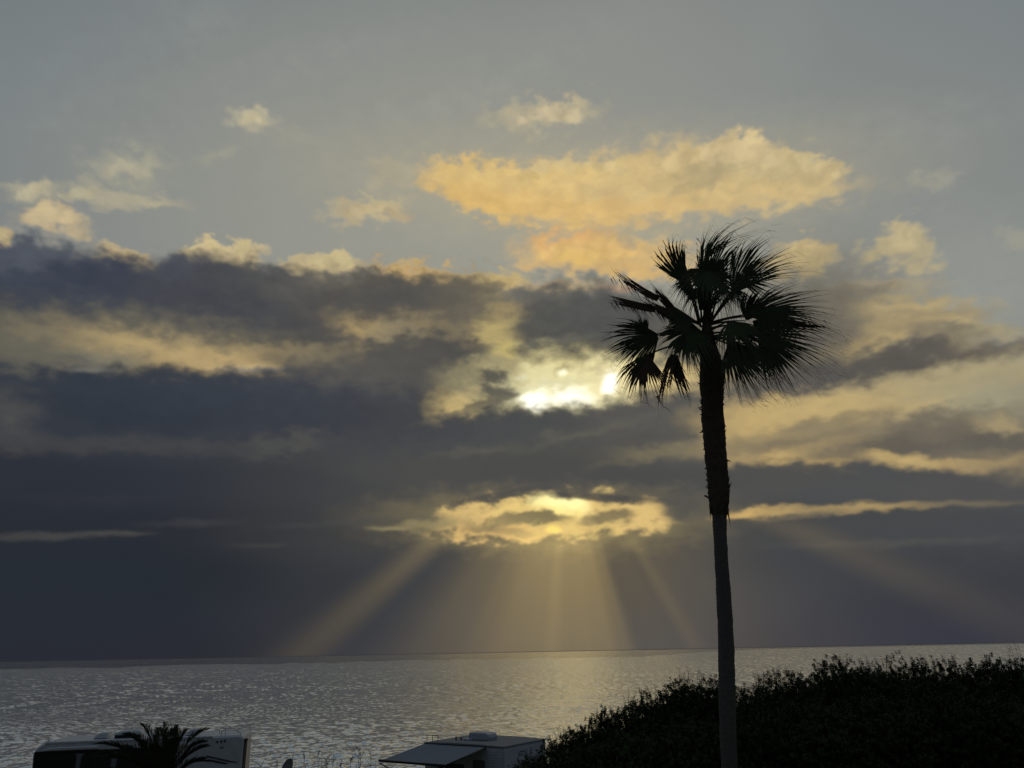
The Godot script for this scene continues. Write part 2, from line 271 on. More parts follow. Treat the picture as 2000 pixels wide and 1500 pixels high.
	[3.76, 28.96, 0.56, 0.48, -14, 220, 183, 120, 0.75, 0.5, 0.75, 1],
	[4.42, 29.12, 0.64, 0.55, -2, 203, 169, 110, 0.75, 0.5, 0.75, 1],
	[5.13, 29.03, 0.51, 0.43, -12, 216, 180, 118, 0.75, 0.5, 0.75, 1],
	[5.95, 29.17, 0.57, 0.49, -16, 225, 187, 123, 0.75, 0.5, 0.75, 1],
	[6.68, 29.17, 0.50, 0.43, -4, 212, 177, 116, 0.75, 0.5, 0.75, 1],
	[7.42, 29.09, 0.87, 0.74, -19, 211, 176, 115, 0.75, 0.5, 0.75, 1],
	[8.15, 28.94, 0.85, 0.74, 9, 205, 171, 112, 0.75, 0.5, 0.75, 1],
	[8.78, 28.73, 0.50, 0.44, 6, 222, 185, 121, 0.75, 0.5, 0.75, 1],
	[9.48, 28.45, 0.43, 0.37, -4, 211, 176, 115, 0.75, 0.5, 0.75, 1],
	[10.22, 28.19, 0.40, 0.34, -15, 228, 190, 124, 0.75, 0.5, 0.75, 1],
	[-33.99, 23.64, 5.04, 1.61, 11, 62, 68, 80, 0.97, 0.68, 0.5, 1],
	[-35.69, 24.55, 2.42, 1.08, 8, 72, 77, 88, 0.9, 0.68, 0.6, 1],
	[-29.65, 24.39, 4.21, 1.14, 3, 60, 65, 78, 0.95, 0.68, 0.5, 1],
	[-23.84, 25.15, 3.62, 1.61, 9, 68, 71, 78, 0.97, 0.55, 0.5, 1],
	[-25.92, 25.93, 1.56, 0.81, 23, 74, 78, 86, 0.9, 0.68, 0.6, 1],
	[-21.15, 24.16, 5.77, 1.64, 3, 68, 70, 76, 0.9, 0.8, 0.5, 1],
	[-17.87, 25.63, 4.19, 1.30, 0, 80, 80, 80, 0.92, 0.68, 0.6, 1],
	[-14.64, 24.47, 4.33, 1.47, 5, 78, 78, 78, 0.9, 0.8, 0.6, 1],
	[-10.52, 26.23, 2.20, 1.04, -7, 74, 76, 80, 0.95, 0.61, 0.6, 1],
	[-9.46, 25.54, 3.34, 1.42, -0, 74, 74, 74, 0.95, 0.68, 0.5, 1],
	[-32.53, 20.62, 6.91, 1.11, 11, 86, 86, 82, 0.8, 0.95, 0.4, 1],
	[-15.58, 26.41, 0.93, 0.44, 6, 120, 114, 100, 0.5, 0.95, 0.8, 1],
	[-16.32, 25.79, 2.14, 0.58, 16, 96, 95, 90, 0.5, 0.95, 0.8, 1],
	[-35.08, 24.54, 1.67, 0.50, 24, 98, 104, 112, 0.4, 0.95, 0.8, 1],
	[-28.01, 20.30, 7.76, 1.44, 6, 128, 119, 96, 0.8, 0.95, 0.5, 1],
	[-25.63, 20.09, 5.45, 0.91, 0, 180, 158, 112, 0.66, 0.95, 0.5, 1],
	[-22.12, 19.88, 3.35, 0.57, 1, 196, 168, 118, 0.63, 0.83, 0.6, 1],
	[-27.69, 20.35, 1.86, 0.55, -4, 186, 162, 114, 0.49, 0.95, 0.5, 1],
	[-17.45, 20.92, 3.88, 0.59, 3, 164, 146, 106, 0.52, 0.95, 0.6, 1],
	[-14.00, 20.81, 2.17, 0.89, 4, 132, 122, 98, 0.6, 0.95, 0.6, 1],
	[-20.48, 19.69, 1.87, 0.22, 8, 206, 182, 134, 0.56, 0.83, 0.7, 1],
	[-30.32, 18.17, 1.00, 0.17, 9, 146, 144, 130, 0.56, 0.95, 0.5, 1],
	[-33.98, 18.69, 2.48, 0.90, 11, 104, 102, 90, 0.6, 0.95, 0.5, 1],
	[-29.77, 19.07, 2.09, 0.54, 9, 118, 116, 104, 0.6, 0.95, 0.6, 1],
	[-19.56, 19.56, 2.07, 0.18, 6, 120, 124, 122, 0.6, 0.8, 0.6, 1],
	[-6.54, 24.15, 5.64, 2.49, -9, 140, 127, 98, 0.85, 0.95, 0.6, 1],
	[-11.71, 23.34, 1.83, 0.97, -9, 188, 162, 110, 0.63, 0.95, 0.6, 1],
	[-9.35, 22.74, 1.49, 1.13, -8, 150, 142, 116, 0.49, 0.95, 0.7, 1],
	[-6.53, 23.70, 3.01, 0.68, -11, 172, 150, 108, 0.49, 0.95, 0.8, 1],
	[-1.76, 24.95, 1.74, 1.89, -0, 150, 134, 100, 0.56, 0.95, 0.8, 1],
	[-0.72, 24.64, 1.37, 0.61, -1, 176, 148, 106, 0.49, 0.95, 0.8, 1],
	[-3.86, 25.89, 2.27, 1.28, 0, 112, 106, 92, 0.75, 0.93, 0.7, 1],
	[-4.06, 24.19, 1.66, 0.83, -9, 110, 104, 90, 0.7, 0.93, 0.8, 1],
	[-0.84, 22.48, 1.60, 2.05, 7, 204, 184, 120, 0.66, 0.95, 0.6, 1],
	[-0.28, 21.75, 0.91, 0.53, -1, 236, 214, 126, 0.56, 0.95, 0.7, 1],
	[-1.57, 23.44, 0.76, 1.14, -0, 190, 170, 112, 0.42, 0.95, 0.7, 1],
	[4.66, 23.72, 4.15, 2.72, -3, 86, 86, 82, 0.98, 0.55, 0.6, 1],
	[7.95, 23.76, 4.11, 2.11, -4, 84, 84, 82, 0.98, 0.55, 0.5, 1],
	[2.66, 25.81, 2.27, 0.53, -2, 96, 94, 88, 0.8, 0.8, 0.7, 1],
	[4.95, 21.36, 3.78, 1.37, -13, 80, 79, 74, 0.97, 0.61, 0.6, 1],
	[2.50, 21.46, 1.52, 0.91, 18, 92, 90, 80, 0.8, 0.68, 0.7, 1],
	[3.36, 22.38, 2.28, 0.27, 4, 112, 110, 98, 0.6, 0.93, 0.8, 1],
	[-5.67, 21.52, 1.89, 0.38, 1, 150, 140, 108, 0.42, 0.95, 0.8, 1],
	[-8.12, 22.14, 1.50, 0.34, 10, 150, 142, 112, 0.42, 0.95, 0.8, 1],
	[-6.06, 20.30, 3.97, 2.13, -4, 76, 75, 73, 0.98, 0.55, 0.6, 1],
	[-9.23, 19.35, 4.11, 2.04, 10, 78, 77, 76, 0.97, 0.68, 0.6, 1],
	[-3.03, 20.40, 1.90, 1.75, -10, 80, 79, 76, 0.92, 0.68, 0.8, 1],
	[-14.24, 18.56, 7.26, 1.26, 3, 70, 72, 77, 0.9, 0.93, 0.5, 1],
	[-4.83, 18.87, 2.28, 1.29, 0, 80, 79, 75, 0.9, 0.68, 0.7, 1],
	[-4.24, 20.55, 0.53, 0.49, 0, 160, 148, 112, 0.49, 0.95, 0.6, 1],
	[-6.85, 19.60, 0.38, 0.45, 1, 110, 106, 92, 0.5, 0.95, 0.8, 1],
	[-4.43, 17.96, 1.90, 1.22, 15, 208, 184, 124, 0.95, 0.8, 0.6, 1],
	[-4.03, 17.74, 1.14, 0.68, 15, 224, 196, 128, 0.7, 0.8, 0.6, 1],
	[-8.03, 25.90, 4.48, 1.27, 0, 80, 80, 78, 0.9, 0.68, 0.4, 1],
	[-11.47, 24.84, 4.41, 1.12, -0, 78, 78, 77, 0.85, 0.8, 0.4, 1],
	[-3.85, 25.25, 2.42, 1.66, 0, 100, 95, 84, 0.75, 0.8, 0.6, 1],
	[-5.70, 23.42, 1.88, 0.53, -9, 120, 111, 90, 0.6, 0.93, 0.7, 1],
	[-6.06, 20.68, 4.23, 2.20, -2, 78, 77, 75, 0.95, 0.55, 0.35, 1],
	[-8.49, 21.08, 2.62, 1.28, 12, 84, 82, 78, 0.85, 0.68, 0.4, 1],
	[-12.03, 20.48, 4.41, 0.82, 3, 88, 86, 82, 0.7, 0.93, 0.5, 1],
	[-12.35, 19.22, 5.51, 0.60, 1, 100, 96, 88, 0.45, 0.95, 0.6, 1],
	[3.63, 19.21, 5.88, 1.90, -2, 222, 208, 150, 0.97, 0.8, 0.55, 1],
	[0.00, 19.42, 2.29, 1.37, -11, 190, 176, 128, 0.8, 0.8, 0.8, 1],
	[3.40, 18.57, 4.37, 1.14, -2, 238, 230, 182, 0.85, 0.8, 0.6, 1.05],
	[3.26, 17.92, 0.53, 0.38, -2, 214, 206, 160, 0.7, 0.8, 0.6, 1],
	[2.24, 19.75, 2.28, 0.69, -2, 232, 222, 168, 0.8, 0.8, 0.7, 1],
	[8.63, 19.18, 2.61, 1.28, 4, 238, 222, 158, 0.95, 0.8, 0.5, 1],
	[11.95, 18.85, 3.29, 0.97, 1, 218, 194, 136, 0.95, 0.8, 0.5, 1],
	[15.78, 18.83, 2.13, 0.81, 4, 205, 182, 128, 0.8, 0.8, 0.5, 1],
	[3.39, 18.15, 2.51, 0.61, -5, 255, 250, 215, 0.75, 0.95, 0.5, 1.15],
	[1.90, 17.93, 0.91, 0.50, -2, 255, 255, 240, 1, 0.93, 0.5, 1.7],
	[4.70, 18.10, 1.14, 0.49, -7, 255, 255, 245, 1, 0.93, 0.5, 1.7],
	[7.64, 19.12, 1.80, 1.29, -4, 248, 238, 190, 0.6, 0.95, 0.4, 1.05],
	[4.71, 18.25, 1.89, 0.99, -3, 248, 240, 190, 0.4, 0.95, 0.4, 1],
	[7.71, 19.04, 0.49, 0.68, -12, 255, 255, 245, 1, 0.95, 0.6, 1.6],
	[4.07, 19.95, 0.34, 0.23, -2, 255, 252, 215, 0.8, 0.8, 0.6, 1.3],
	[0.82, 19.71, 0.38, 0.23, -1, 250, 244, 205, 0.7, 0.8, 0.6, 1.1],
	[3.02, 19.07, 1.52, 0.30, 4, 206, 200, 160, 0.55, 0.93, 0.9, 1],
	[5.65, 19.35, 1.51, 0.27, -3, 210, 204, 160, 0.5, 0.93, 0.9, 1],
	[-1.62, 18.87, 1.75, 1.37, -26, 84, 82, 76, 0.95, 0.68, 0.8, 1],
	[-3.03, 17.55, 1.52, 0.30, 22, 96, 92, 80, 0.8, 0.8, 0.8, 1],
	[-0.62, 18.17, 1.30, 0.38, 19, 104, 100, 86, 0.8, 0.68, 0.8, 1],
	[0.02, 20.30, 1.14, 0.61, -31, 150, 140, 108, 0.6, 0.93, 0.8, 1],
	[4.27, 15.60, 10.58, 1.36, 0, 80, 80, 78, 0.98, 0.55, 0.35, 1],
	[-0.86, 15.74, 6.48, 1.37, 9, 76, 77, 77, 0.97, 0.55, 0.35, 1],
	[9.41, 16.48, 4.09, 1.35, 10, 86, 85, 82, 0.97, 0.61, 0.4, 1],
	[12.90, 16.68, 3.63, 1.34, 1, 88, 87, 83, 0.9, 0.8, 0.4, 1],
	[-5.21, 16.78, 2.27, 0.27, 16, 150, 138, 104, 0.7, 0.8, 0.6, 1],
	[-7.93, 15.42, 6.00, 1.21, 5, 70, 71, 74, 0.9, 0.8, 0.4, 1],
	[-17.05, 16.18, 8.85, 1.68, 6, 58, 62, 70, 0.9, 0.95, 0.4, 1],
	[-27.70, 15.93, 5.86, 1.84, 7, 48, 54, 64, 0.95, 0.93, 0.4, 1],
	[-21.86, 17.61, 6.39, 1.14, 6, 56, 62, 72, 0.8, 0.95, 0.4, 1],
	[-34.39, 14.55, 1.34, 1.40, 8, 80, 80, 78, 0.7, 0.95, 0.6, 1],
	[-16.91, 14.43, 2.45, 0.66, 9, 90, 89, 82, 0.55, 0.95, 0.8, 1],
	[-30.41, 13.32, 5.25, 0.53, 6, 74, 74, 74, 0.5, 0.95, 0.5, 1],
	[-21.80, 13.87, 5.34, 0.42, 4, 72, 73, 73, 0.5, 0.95, 0.6, 1],
	[9.56, 13.36, 5.92, 0.33, 9, 118, 110, 88, 0.55, 0.95, 0.7, 1],
	[3.07, 15.15, 0.91, 0.45, -2, 100, 98, 88, 0.5, 0.95, 0.8, 1],
	[-2.45, 14.31, 2.66, 0.30, 5, 100, 97, 86, 0.4, 0.95, 0.8, 1],
	[12.99, 13.69, 3.97, 0.44, -0, 130, 120, 94, 0.55, 0.95, 0.6, 1],
	[7.02, 15.64, 4.13, 0.26, 13, 100, 98, 86, 0.5, 0.95, 0.7, 1],
	[23.42, 20.91, 4.89, 4.59, -10, 112, 107, 94, 0.85, 0.93, 0.5, 1],
	[28.69, 23.22, 2.73, 0.41, -13, 165, 151, 120, 0.65, 0.8, 0.8, 1],
	[27.31, 23.16, 1.55, 0.27, -6, 120, 114, 104, 0.7, 0.93, 0.7, 1],
	[25.78, 22.34, 1.93, 0.89, -22, 138, 128, 104, 0.7, 0.93, 0.7, 1],
	[26.70, 21.67, 0.95, 0.34, -23, 172, 155, 113, 0.6, 0.8, 0.8, 1],
	[29.91, 21.02, 3.86, 1.14, -18, 172, 155, 115, 0.77, 0.68, 0.7, 1],
	[30.85, 20.89, 2.64, 0.50, -18, 142, 130, 104, 0.75, 0.93, 0.7, 1],
	[28.15, 20.41, 2.13, 0.61, -6, 184, 161, 111, 0.73, 0.8, 0.6, 1],
	[29.04, 21.62, 2.71, 0.27, -10, 188, 168, 122, 0.6, 0.8, 0.8, 1],
	[31.95, 20.13, 1.45, 0.46, -27, 182, 163, 119, 0.65, 0.8, 0.8, 1],
	[31.50, 19.45, 2.58, 0.46, -13, 124, 116, 100, 0.8, 0.93, 0.6, 1],
	[26.68, 19.71, 2.80, 0.55, 0, 188, 165, 115, 0.73, 0.68, 0.7, 1],
	[24.55, 19.23, 1.94, 0.63, 10, 180, 157, 107, 0.69, 0.8, 0.6, 1],
	[32.23, 18.49, 1.71, 0.65, -24, 176, 159, 119, 0.73, 0.68, 0.8, 1],
	[34.65, 18.68, 1.63, 0.51, -20, 168, 155, 120, 0.69, 0.68, 0.8, 1],
	[23.05, 20.79, 3.12, 3.54, -10, 100, 96, 88, 0.85, 0.8, 0.4, 1],
	[25.03, 22.06, 1.62, 1.38, -22, 116, 109, 96, 0.6, 0.93, 0.5, 1],
	[29.10, 18.50, 3.29, 0.94, 4, 94, 89, 82, 0.97, 0.61, 0.5, 1],
	[32.66, 17.66, 4.17, 0.65, -3, 98, 92, 84, 0.95, 0.68, 0.45, 1],
	[25.70, 17.91, 4.72, 0.90, 1, 88, 85, 80, 0.97, 0.68, 0.4, 1],
	[21.51, 17.67, 3.67, 0.93, -2, 88, 86, 82, 0.95, 0.68, 0.4, 1],
	[18.90, 19.76, 3.10, 3.27, -8, 96, 92, 86, 0.85, 0.93, 0.4, 1],
	[29.26, 16.00, 8.83, 1.07, 3, 180, 164, 122, 0.77, 0.8, 0.4, 1],
	[32.66, 14.80, 4.14, 1.43, -4, 161, 155, 128, 0.77, 0.93, 0.4, 1],
	[24.05, 16.11, 4.82, 0.56, 0, 182, 161, 115, 0.69, 0.8, 0.5, 1],
	[19.07, 15.54, 4.44, 1.23, -2, 197, 171, 115, 0.82, 0.68, 0.4, 1],
	[23.88, 15.07, 5.14, 0.91, -1, 192, 168, 117, 0.77, 0.8, 0.5, 1],
	[17.13, 14.46, 2.09, 1.46, -6, 188, 163, 111, 0.69, 0.93, 0.5, 1],
	[20.88, 13.29, 4.66, 1.21, -2, 182, 158, 109, 0.77, 0.8, 0.5, 1],
	[18.00, 12.74, 2.41, 0.50, -5, 199, 170, 113, 0.73, 0.68, 0.6, 1],
	[27.80, 14.93, 2.44, 0.34, 4, 188, 167, 119, 0.6, 0.8, 0.7, 1],
	[21.77, 14.69, 3.00, 0.32, 8, 150, 136, 104, 0.7, 0.93, 0.7, 1],
	[24.40, 14.08, 2.90, 0.48, 8, 158, 142, 108, 0.7, 0.93, 0.7, 1],
	[19.88, 13.61, 2.04, 0.28, 7, 140, 126, 98, 0.7, 0.93, 0.7, 1],
	[30.05, 13.63, 3.49, 0.79, 0, 118, 110, 94, 0.9, 0.68, 0.6, 1],
	[26.78, 12.73, 3.40, 0.74, 6, 98, 93, 84, 0.95, 0.68, 0.5, 1],
	[31.08, 12.74, 3.38, 0.85, -9, 110, 103, 90, 0.9, 0.8, 0.5, 1],
	[33.19, 11.76, 2.15, 0.58, -14, 96, 92, 84, 0.9, 0.68, 0.5, 1],
	[33.44, 12.95, 1.35, 0.51, -22, 176, 158, 117, 0.65, 0.8, 0.8, 1],
	[29.85, 10.99, 4.83, 0.46, -12, 184, 159, 111, 0.77, 0.68, 0.5, 1],
	[26.94, 11.82, 2.42, 0.34, -13, 193, 167, 113, 0.73, 0.68, 0.7, 1],
	[33.00, 10.82, 1.63, 0.38, -1, 172, 151, 109, 0.69, 0.8, 0.6, 1],
	[22.40, 12.03, 1.63, 0.21, -6, 188, 161, 107, 0.69, 0.8, 0.7, 1],
	[31.43, 11.53, 1.67, 0.23, -8, 170, 152, 112, 0.6, 0.93, 0.8, 1],
	[22.08, 14.47, 3.65, 0.42, 7, 132, 120, 96, 0.75, 0.93, 0.5, 1],
	[20.93, 13.64, 3.02, 0.35, 4, 120, 111, 92, 0.75, 0.93, 0.5, 1],
	[25.38, 14.06, 2.53, 0.75, 5, 126, 116, 96, 0.75, 0.93, 0.5, 1],
	[23.51, 12.71, 1.93, 0.42, -2, 112, 105, 90, 0.7, 0.93, 0.5, 1],
	[17.00, 13.37, 1.74, 0.73, -5, 120, 111, 92, 0.6, 0.95, 0.5, 1],
	[32.32, 16.02, 3.92, 0.52, 0, 163, 151, 120, 0.43, 0.95, 0.4, 1],
	[30.60, 11.81, 2.55, 0.46, -8, 104, 98, 88, 0.8, 0.8, 0.4, 1],
	[30.04, 20.03, 2.37, 0.40, -17, 128, 119, 100, 0.6, 0.93, 0.5, 1],
	[23.47, 10.28, 11.87, 1.18, -9, 77, 78, 79, 0.98, 0.55, 0.25, 1],
	[17.82, 11.31, 5.14, 0.93, -3, 80, 80, 78, 0.95, 0.68, 0.3, 1],
	[30.98, 9.21, 5.51, 0.90, -9, 80, 80, 80, 0.95, 0.68, 0.3, 1],
	[33.38, 9.97, 2.11, 0.51, -13, 112, 104, 90, 0.6, 0.95, 0.5, 1],
	[30.48, 6.62, 7.13, 1.02, -5, 72, 74, 76, 0.7, 0.95, 0.3, 1],
	[17.18, 8.93, 2.41, 0.35, 3, 196, 164, 106, 0.95, 0.61, 0.6, 1],
	[16.46, 8.80, 1.04, 0.18, 1, 216, 178, 110, 0.8, 0.68, 0.6, 1],
	[22.27, 8.86, 4.19, 0.27, -2, 166, 144, 100, 0.85, 0.8, 0.7, 1],
	[25.47, 8.72, 3.07, 0.20, -3, 172, 148, 102, 0.7, 0.8, 0.7, 1],
	[29.97, 8.48, 3.10, 0.16, -6, 120, 110, 90, 0.7, 0.93, 0.6, 1],
	[20.90, 8.56, 2.64, 0.21, 2, 120, 110, 90, 0.6, 0.93, 0.6, 1],
	[26.01, 6.34, 5.99, 0.23, -2, 88, 86, 82, 0.5, 0.95, 0.6, 1],
	[2.95, 12.02, 12.79, 1.27, -3, 76, 76, 75, 0.95, 0.5, 0.3, 1],
	[2.47, 9.17, 9.73, 1.77, -1, 150, 136, 98, 0.75, 0.8, 0.4, 1],
	[-2.28, 9.44, 3.45, 1.11, 8, 218, 186, 120, 0.97, 0.4, 0.55, 1],
	[2.68, 9.72, 4.88, 1.22, 1, 232, 202, 126, 0.97, 0.35, 0.5, 1],
	[7.77, 9.33, 3.68, 1.10, -3, 222, 190, 122, 0.97, 0.35, 0.5, 1],
	[-0.78, 8.39, 3.75, 0.63, -2, 222, 184, 116, 0.95, 0.4, 0.7, 1],
	[3.95, 8.35, 3.36, 0.59, 2, 216, 186, 116, 0.9, 0.5, 0.7, 1],
	[3.46, 10.29, 1.87, 0.52, -10, 255, 244, 170, 0.9, 0.6, 0.5, 1.25],
	[4.01, 9.68, 1.87, 0.45, -12, 246, 222, 140, 0.8, 0.7, 0.5, 1.1],
	[10.56, 9.31, 0.58, 0.55, -3, 224, 190, 122, 0.9, 0.4, 0.8, 1],
	[2.82, 8.39, 0.60, 0.26, -1, 255, 226, 120, 0.8, 0.6, 0.5, 1],
	[1.71, 9.30, 2.18, 0.44, -3, 124, 114, 84, 0.95, 0.4, 0.6, 1],
	[-0.76, 9.12, 1.50, 0.44, 7, 142, 128, 92, 0.85, 0.6, 0.9, 1],
	[-2.48, 8.63, 1.35, 0.40, -1, 132, 118, 88, 0.8, 0.6, 0.9, 1],
	[-0.59, 8.31, 1.65, 0.26, -1, 150, 132, 94, 0.7, 0.6, 0.9, 1],
	[7.01, 9.17, 1.85, 0.48, 3, 128, 116, 86, 0.93, 0.45, 0.6, 1],
	[5.49, 8.90, 0.74, 0.22, -2, 150, 134, 96, 0.7, 0.6, 0.8, 1],
	[0.23, 11.19, 4.53, 0.30, 9, 78, 77, 75, 0.8, 0.5, 0.3, 1],
	[6.34, 10.64, 4.83, 0.30, -6, 76, 75, 73, 0.9, 0.5, 0.3, 1],
	[12.24, 9.70, 1.65, 0.95, -3, 84, 83, 78, 0.9, 0.5, 0.3, 1],
	[-6.25, 8.95, 2.60, 0.44, 4, 140, 128, 94, 0.75, 0.7, 0.6, 1],
	[-9.16, 8.62, 1.32, 0.15, 0, 140, 130, 98, 0.7, 0.6, 0.6, 1],
	[-11.46, 9.07, 5.07, 0.25, 4, 72, 73, 73, 0.45, 0.8, 0.6, 1],
	[-18.08, 7.32, 1.70, 0.14, 1, 70, 70, 69, 0.5, 0.9, 0.5, 1],
	[-22.57, 8.69, 2.90, 0.24, 5, 64, 66, 70, 0.5, 0.8, 0.6, 1],
	[-31.22, 7.44, 3.89, 0.22, 5, 84, 83, 78, 0.55, 0.9, 0.5, 1],
	[-27.18, 7.78, 1.80, 0.13, 3, 80, 79, 76, 0.5, 0.8, 0.6, 1],
	[-28.70, 9.93, 3.55, 0.46, 4, 50, 53, 62, 0.5, 0.8, 0.5, 1],
	[-31.53, 4.23, 5.46, 2.15, 1, 35, 40, 50, 0.5, 0.9, 0.3, 1],
]
const HIGH_CLOUDS := 275  # so many of them lie behind the bank
const BANK_TOP := [[-36.84, 24.39], [-34.01, 25.36], [-30.83, 25.51], [-27.41, 25.32], [-26.13, 26.17], [-23.30, 26.64], [-19.52, 26.60], [-17.93, 26.17], [-12.77, 26.38], [-9.91, 26.42], [-4.07, 26.23], [0.14, 25.87], [8.48, 25.30], [12.49, 24.57], [16.28, 23.03], [19.82, 21.10], [23.59, 21.95], [26.73, 19.98], [29.65, 18.05], [32.62, 17.47], [35.40, 16.87]]
const BANK_TONE := [
	[29.42, [66, 71, 80], [92, 90, 84], [120, 113, 98]],
	[24.18, [76, 78, 80], [88, 86, 82], [118, 111, 96]],
	[18.09, [52, 58, 67], [82, 81, 78], [150, 140, 112]],
	[14.66, [56, 60, 66], [80, 80, 77], [120, 113, 98]],
	[11.65, [46, 50, 58], [76, 76, 74], [78, 79, 80]],
	[7.94, [42, 46, 54], [74, 73, 70], [72, 74, 76]],
	[5.39, [36, 42, 50], [66, 67, 69], [66, 68, 73]],
	[0.00, [38, 41, 50], [68, 69, 73], [58, 60, 70]],
]
const SUN_AZ := 4.1
const SUN_EL := 16.3
# Sun shafts below the gap: from, to (degrees from straight down), strength, softness of either edge.
const SHAFTS := [[-51.0, -46.0, 0.070, 3.0, 3.0], [-36.0, 12.0, 0.080, 9.0, 4.0], [-20.0, 11.0, 0.100, 12.0, 4.0], [-7.0, -4.0, 0.015, 1.5, 1.5], [25.0, 27.5, 0.035, 2.0, 2.0], [11.0, 44.0, 0.050, 2.0, 16.0], [58.5, 62.0, 0.075, 3.0, 3.0]]

var n_warp_x: FastNoiseLite
var n_warp_y: FastNoiseLite
var n_tone: FastNoiseLite
var rng := RandomNumberGenerator.new()


func lin(r: float, g: float, b: float) -> Vector3:
	var c := Color(r / 255.0, g / 255.0, b / 255.0).srgb_to_linear()
	return Vector3(c.r, c.g, c.b)


func make_noise(n_seed: int, freq: float, octaves: int, gain := 0.5) -> FastNoiseLite:
	var n := FastNoiseLite.new()
	n.noise_type = FastNoiseLite.TYPE_SIMPLEX_SMOOTH
	n.seed = n_seed
	n.frequency = freq
	n.fractal_type = FastNoiseLite.FRACTAL_FBM
	n.fractal_octaves = octaves
	n.fractal_gain = gain
	return n


func smooth(a: float, b: float, x: float) -> float:
	var t := clampf((x - a) / (b - a), 0.0, 1.0)
	return t * t * (3.0 - 2.0 * t)


var bank_rows := []          # elevation, left, middle, right (linear)
func bank_tone(az: float, el: float) -> Vector3:
	var i := 0
	while i < bank_rows.size() - 2 and el < bank_rows[i + 1][0]:
		i += 1
	var a: Array = bank_rows[i]
	var b: Array = bank_rows[i + 1]
	var t := clampf((a[0] - el) / (a[0] - b[0]), 0.0, 1.0)
	t = t * t * (3.0 - 2.0 * t)
	var left: Vector3 = a[1].lerp(b[1], t)
	var mid: Vector3 = a[2].lerp(b[2], t)
	var right: Vector3 = a[3].lerp(b[3], t)
	var c := left
	if az > 0.0:
		c = mid.lerp(right, smooth(0.0, 30.0, az))
		c = c.lerp(left, smooth(34.0, 75.0, az))
	else:
		c = mid.lerp(left, smooth(0.0, -28.0, az))
	return c


func bank_top(az: float) -> float:
	if az <= BANK_TOP[0][0]:
		return BANK_TOP[0][1]
	for i in BANK_TOP.size() - 1:
		if az < BANK_TOP[i + 1][0]:
			return lerpf(BANK_TOP[i][1], BANK_TOP[i + 1][1], smooth(BANK_TOP[i][0], BANK_TOP[i + 1][0], az))
	return BANK_TOP[-1][1] + smooth(42.0, 90.0, az) * 6.0


# The air and the bank of cloud, all round (linear).
func base_sky(az: float, el: float, with_bank := true) -> Vector3:
	var far := Vector3(sin(deg_to_rad(az)) * cos(deg_to_rad(el)), sin(deg_to_rad(el)), -cos(deg_to_rad(az)) * cos(deg_to_rad(el)))
	var sun := Vector3(sin(deg_to_rad(SUN_AZ)) * cos(deg_to_rad(SUN_EL)), sin(deg_to_rad(SUN_EL)), -cos(deg_to_rad(SUN_AZ)) * cos(deg_to_rad(SUN_EL)))
	var off := rad_to_deg(acos(clampf(far.dot(sun), -1.0, 1.0)))
	var c := air_far.lerp(air_near, exp(-pow(off / 44.0, 2.0)))
	c = c.lerp(air_back, smooth(40.0, 120.0, off))
	var u := far.x * 6.0
	var v := far.z * 6.0
	var n := n_tone.get_noise_3d(u, far.y * 14.0, v)
	c *= 1.0 + 0.05 * n
	if not with_bank:
		return c
	return c.lerp(bank_tone(az, el) * (1.0 + 0.22 * n), bank_cover(az, el, far))


func bank_cover(az: float, el: float, far: Vector3) -> float:
	return smooth(-0.9, 0.9, bank_top(az) - el + 1.0 * n_warp_x.get_noise_3d(far.x * 10.0, far.y * 16.0, far.z * 10.0))


func lay_bank(px: PackedFloat32Array, wide: int, high: int, az0: float, el0: float, step: float) -> void:
	var k := 0
	for j in high:
		var el := el0 - (j + 0.5) * step
		for i in wide:
			if el < 34.0:
				var az := az0 + (i + 0.5) * step
				var far := Vector3(sin(deg_to_rad(az)) * cos(deg_to_rad(el)), sin(deg_to_rad(el)), -cos(deg_to_rad(az)) * cos(deg_to_rad(el)))
				var m := bank_cover(az, el, far)
				if m > 0.0:
					var c := bank_tone(az, el) * (1.0 + 0.22 * n_tone.get_noise_3d(far.x * 6.0, far.y * 14.0, far.z * 6.0))
					px[k] += (c.x - px[k]) * m
					px[k + 1] += (c.y - px[k + 1]) * m
					px[k + 2] += (c.z - px[k + 2]) * m
			k += 3


var air_far := lin(98, 111, 122)
var air_near := lin(120, 127, 129)
var air_back := lin(74, 84, 98)


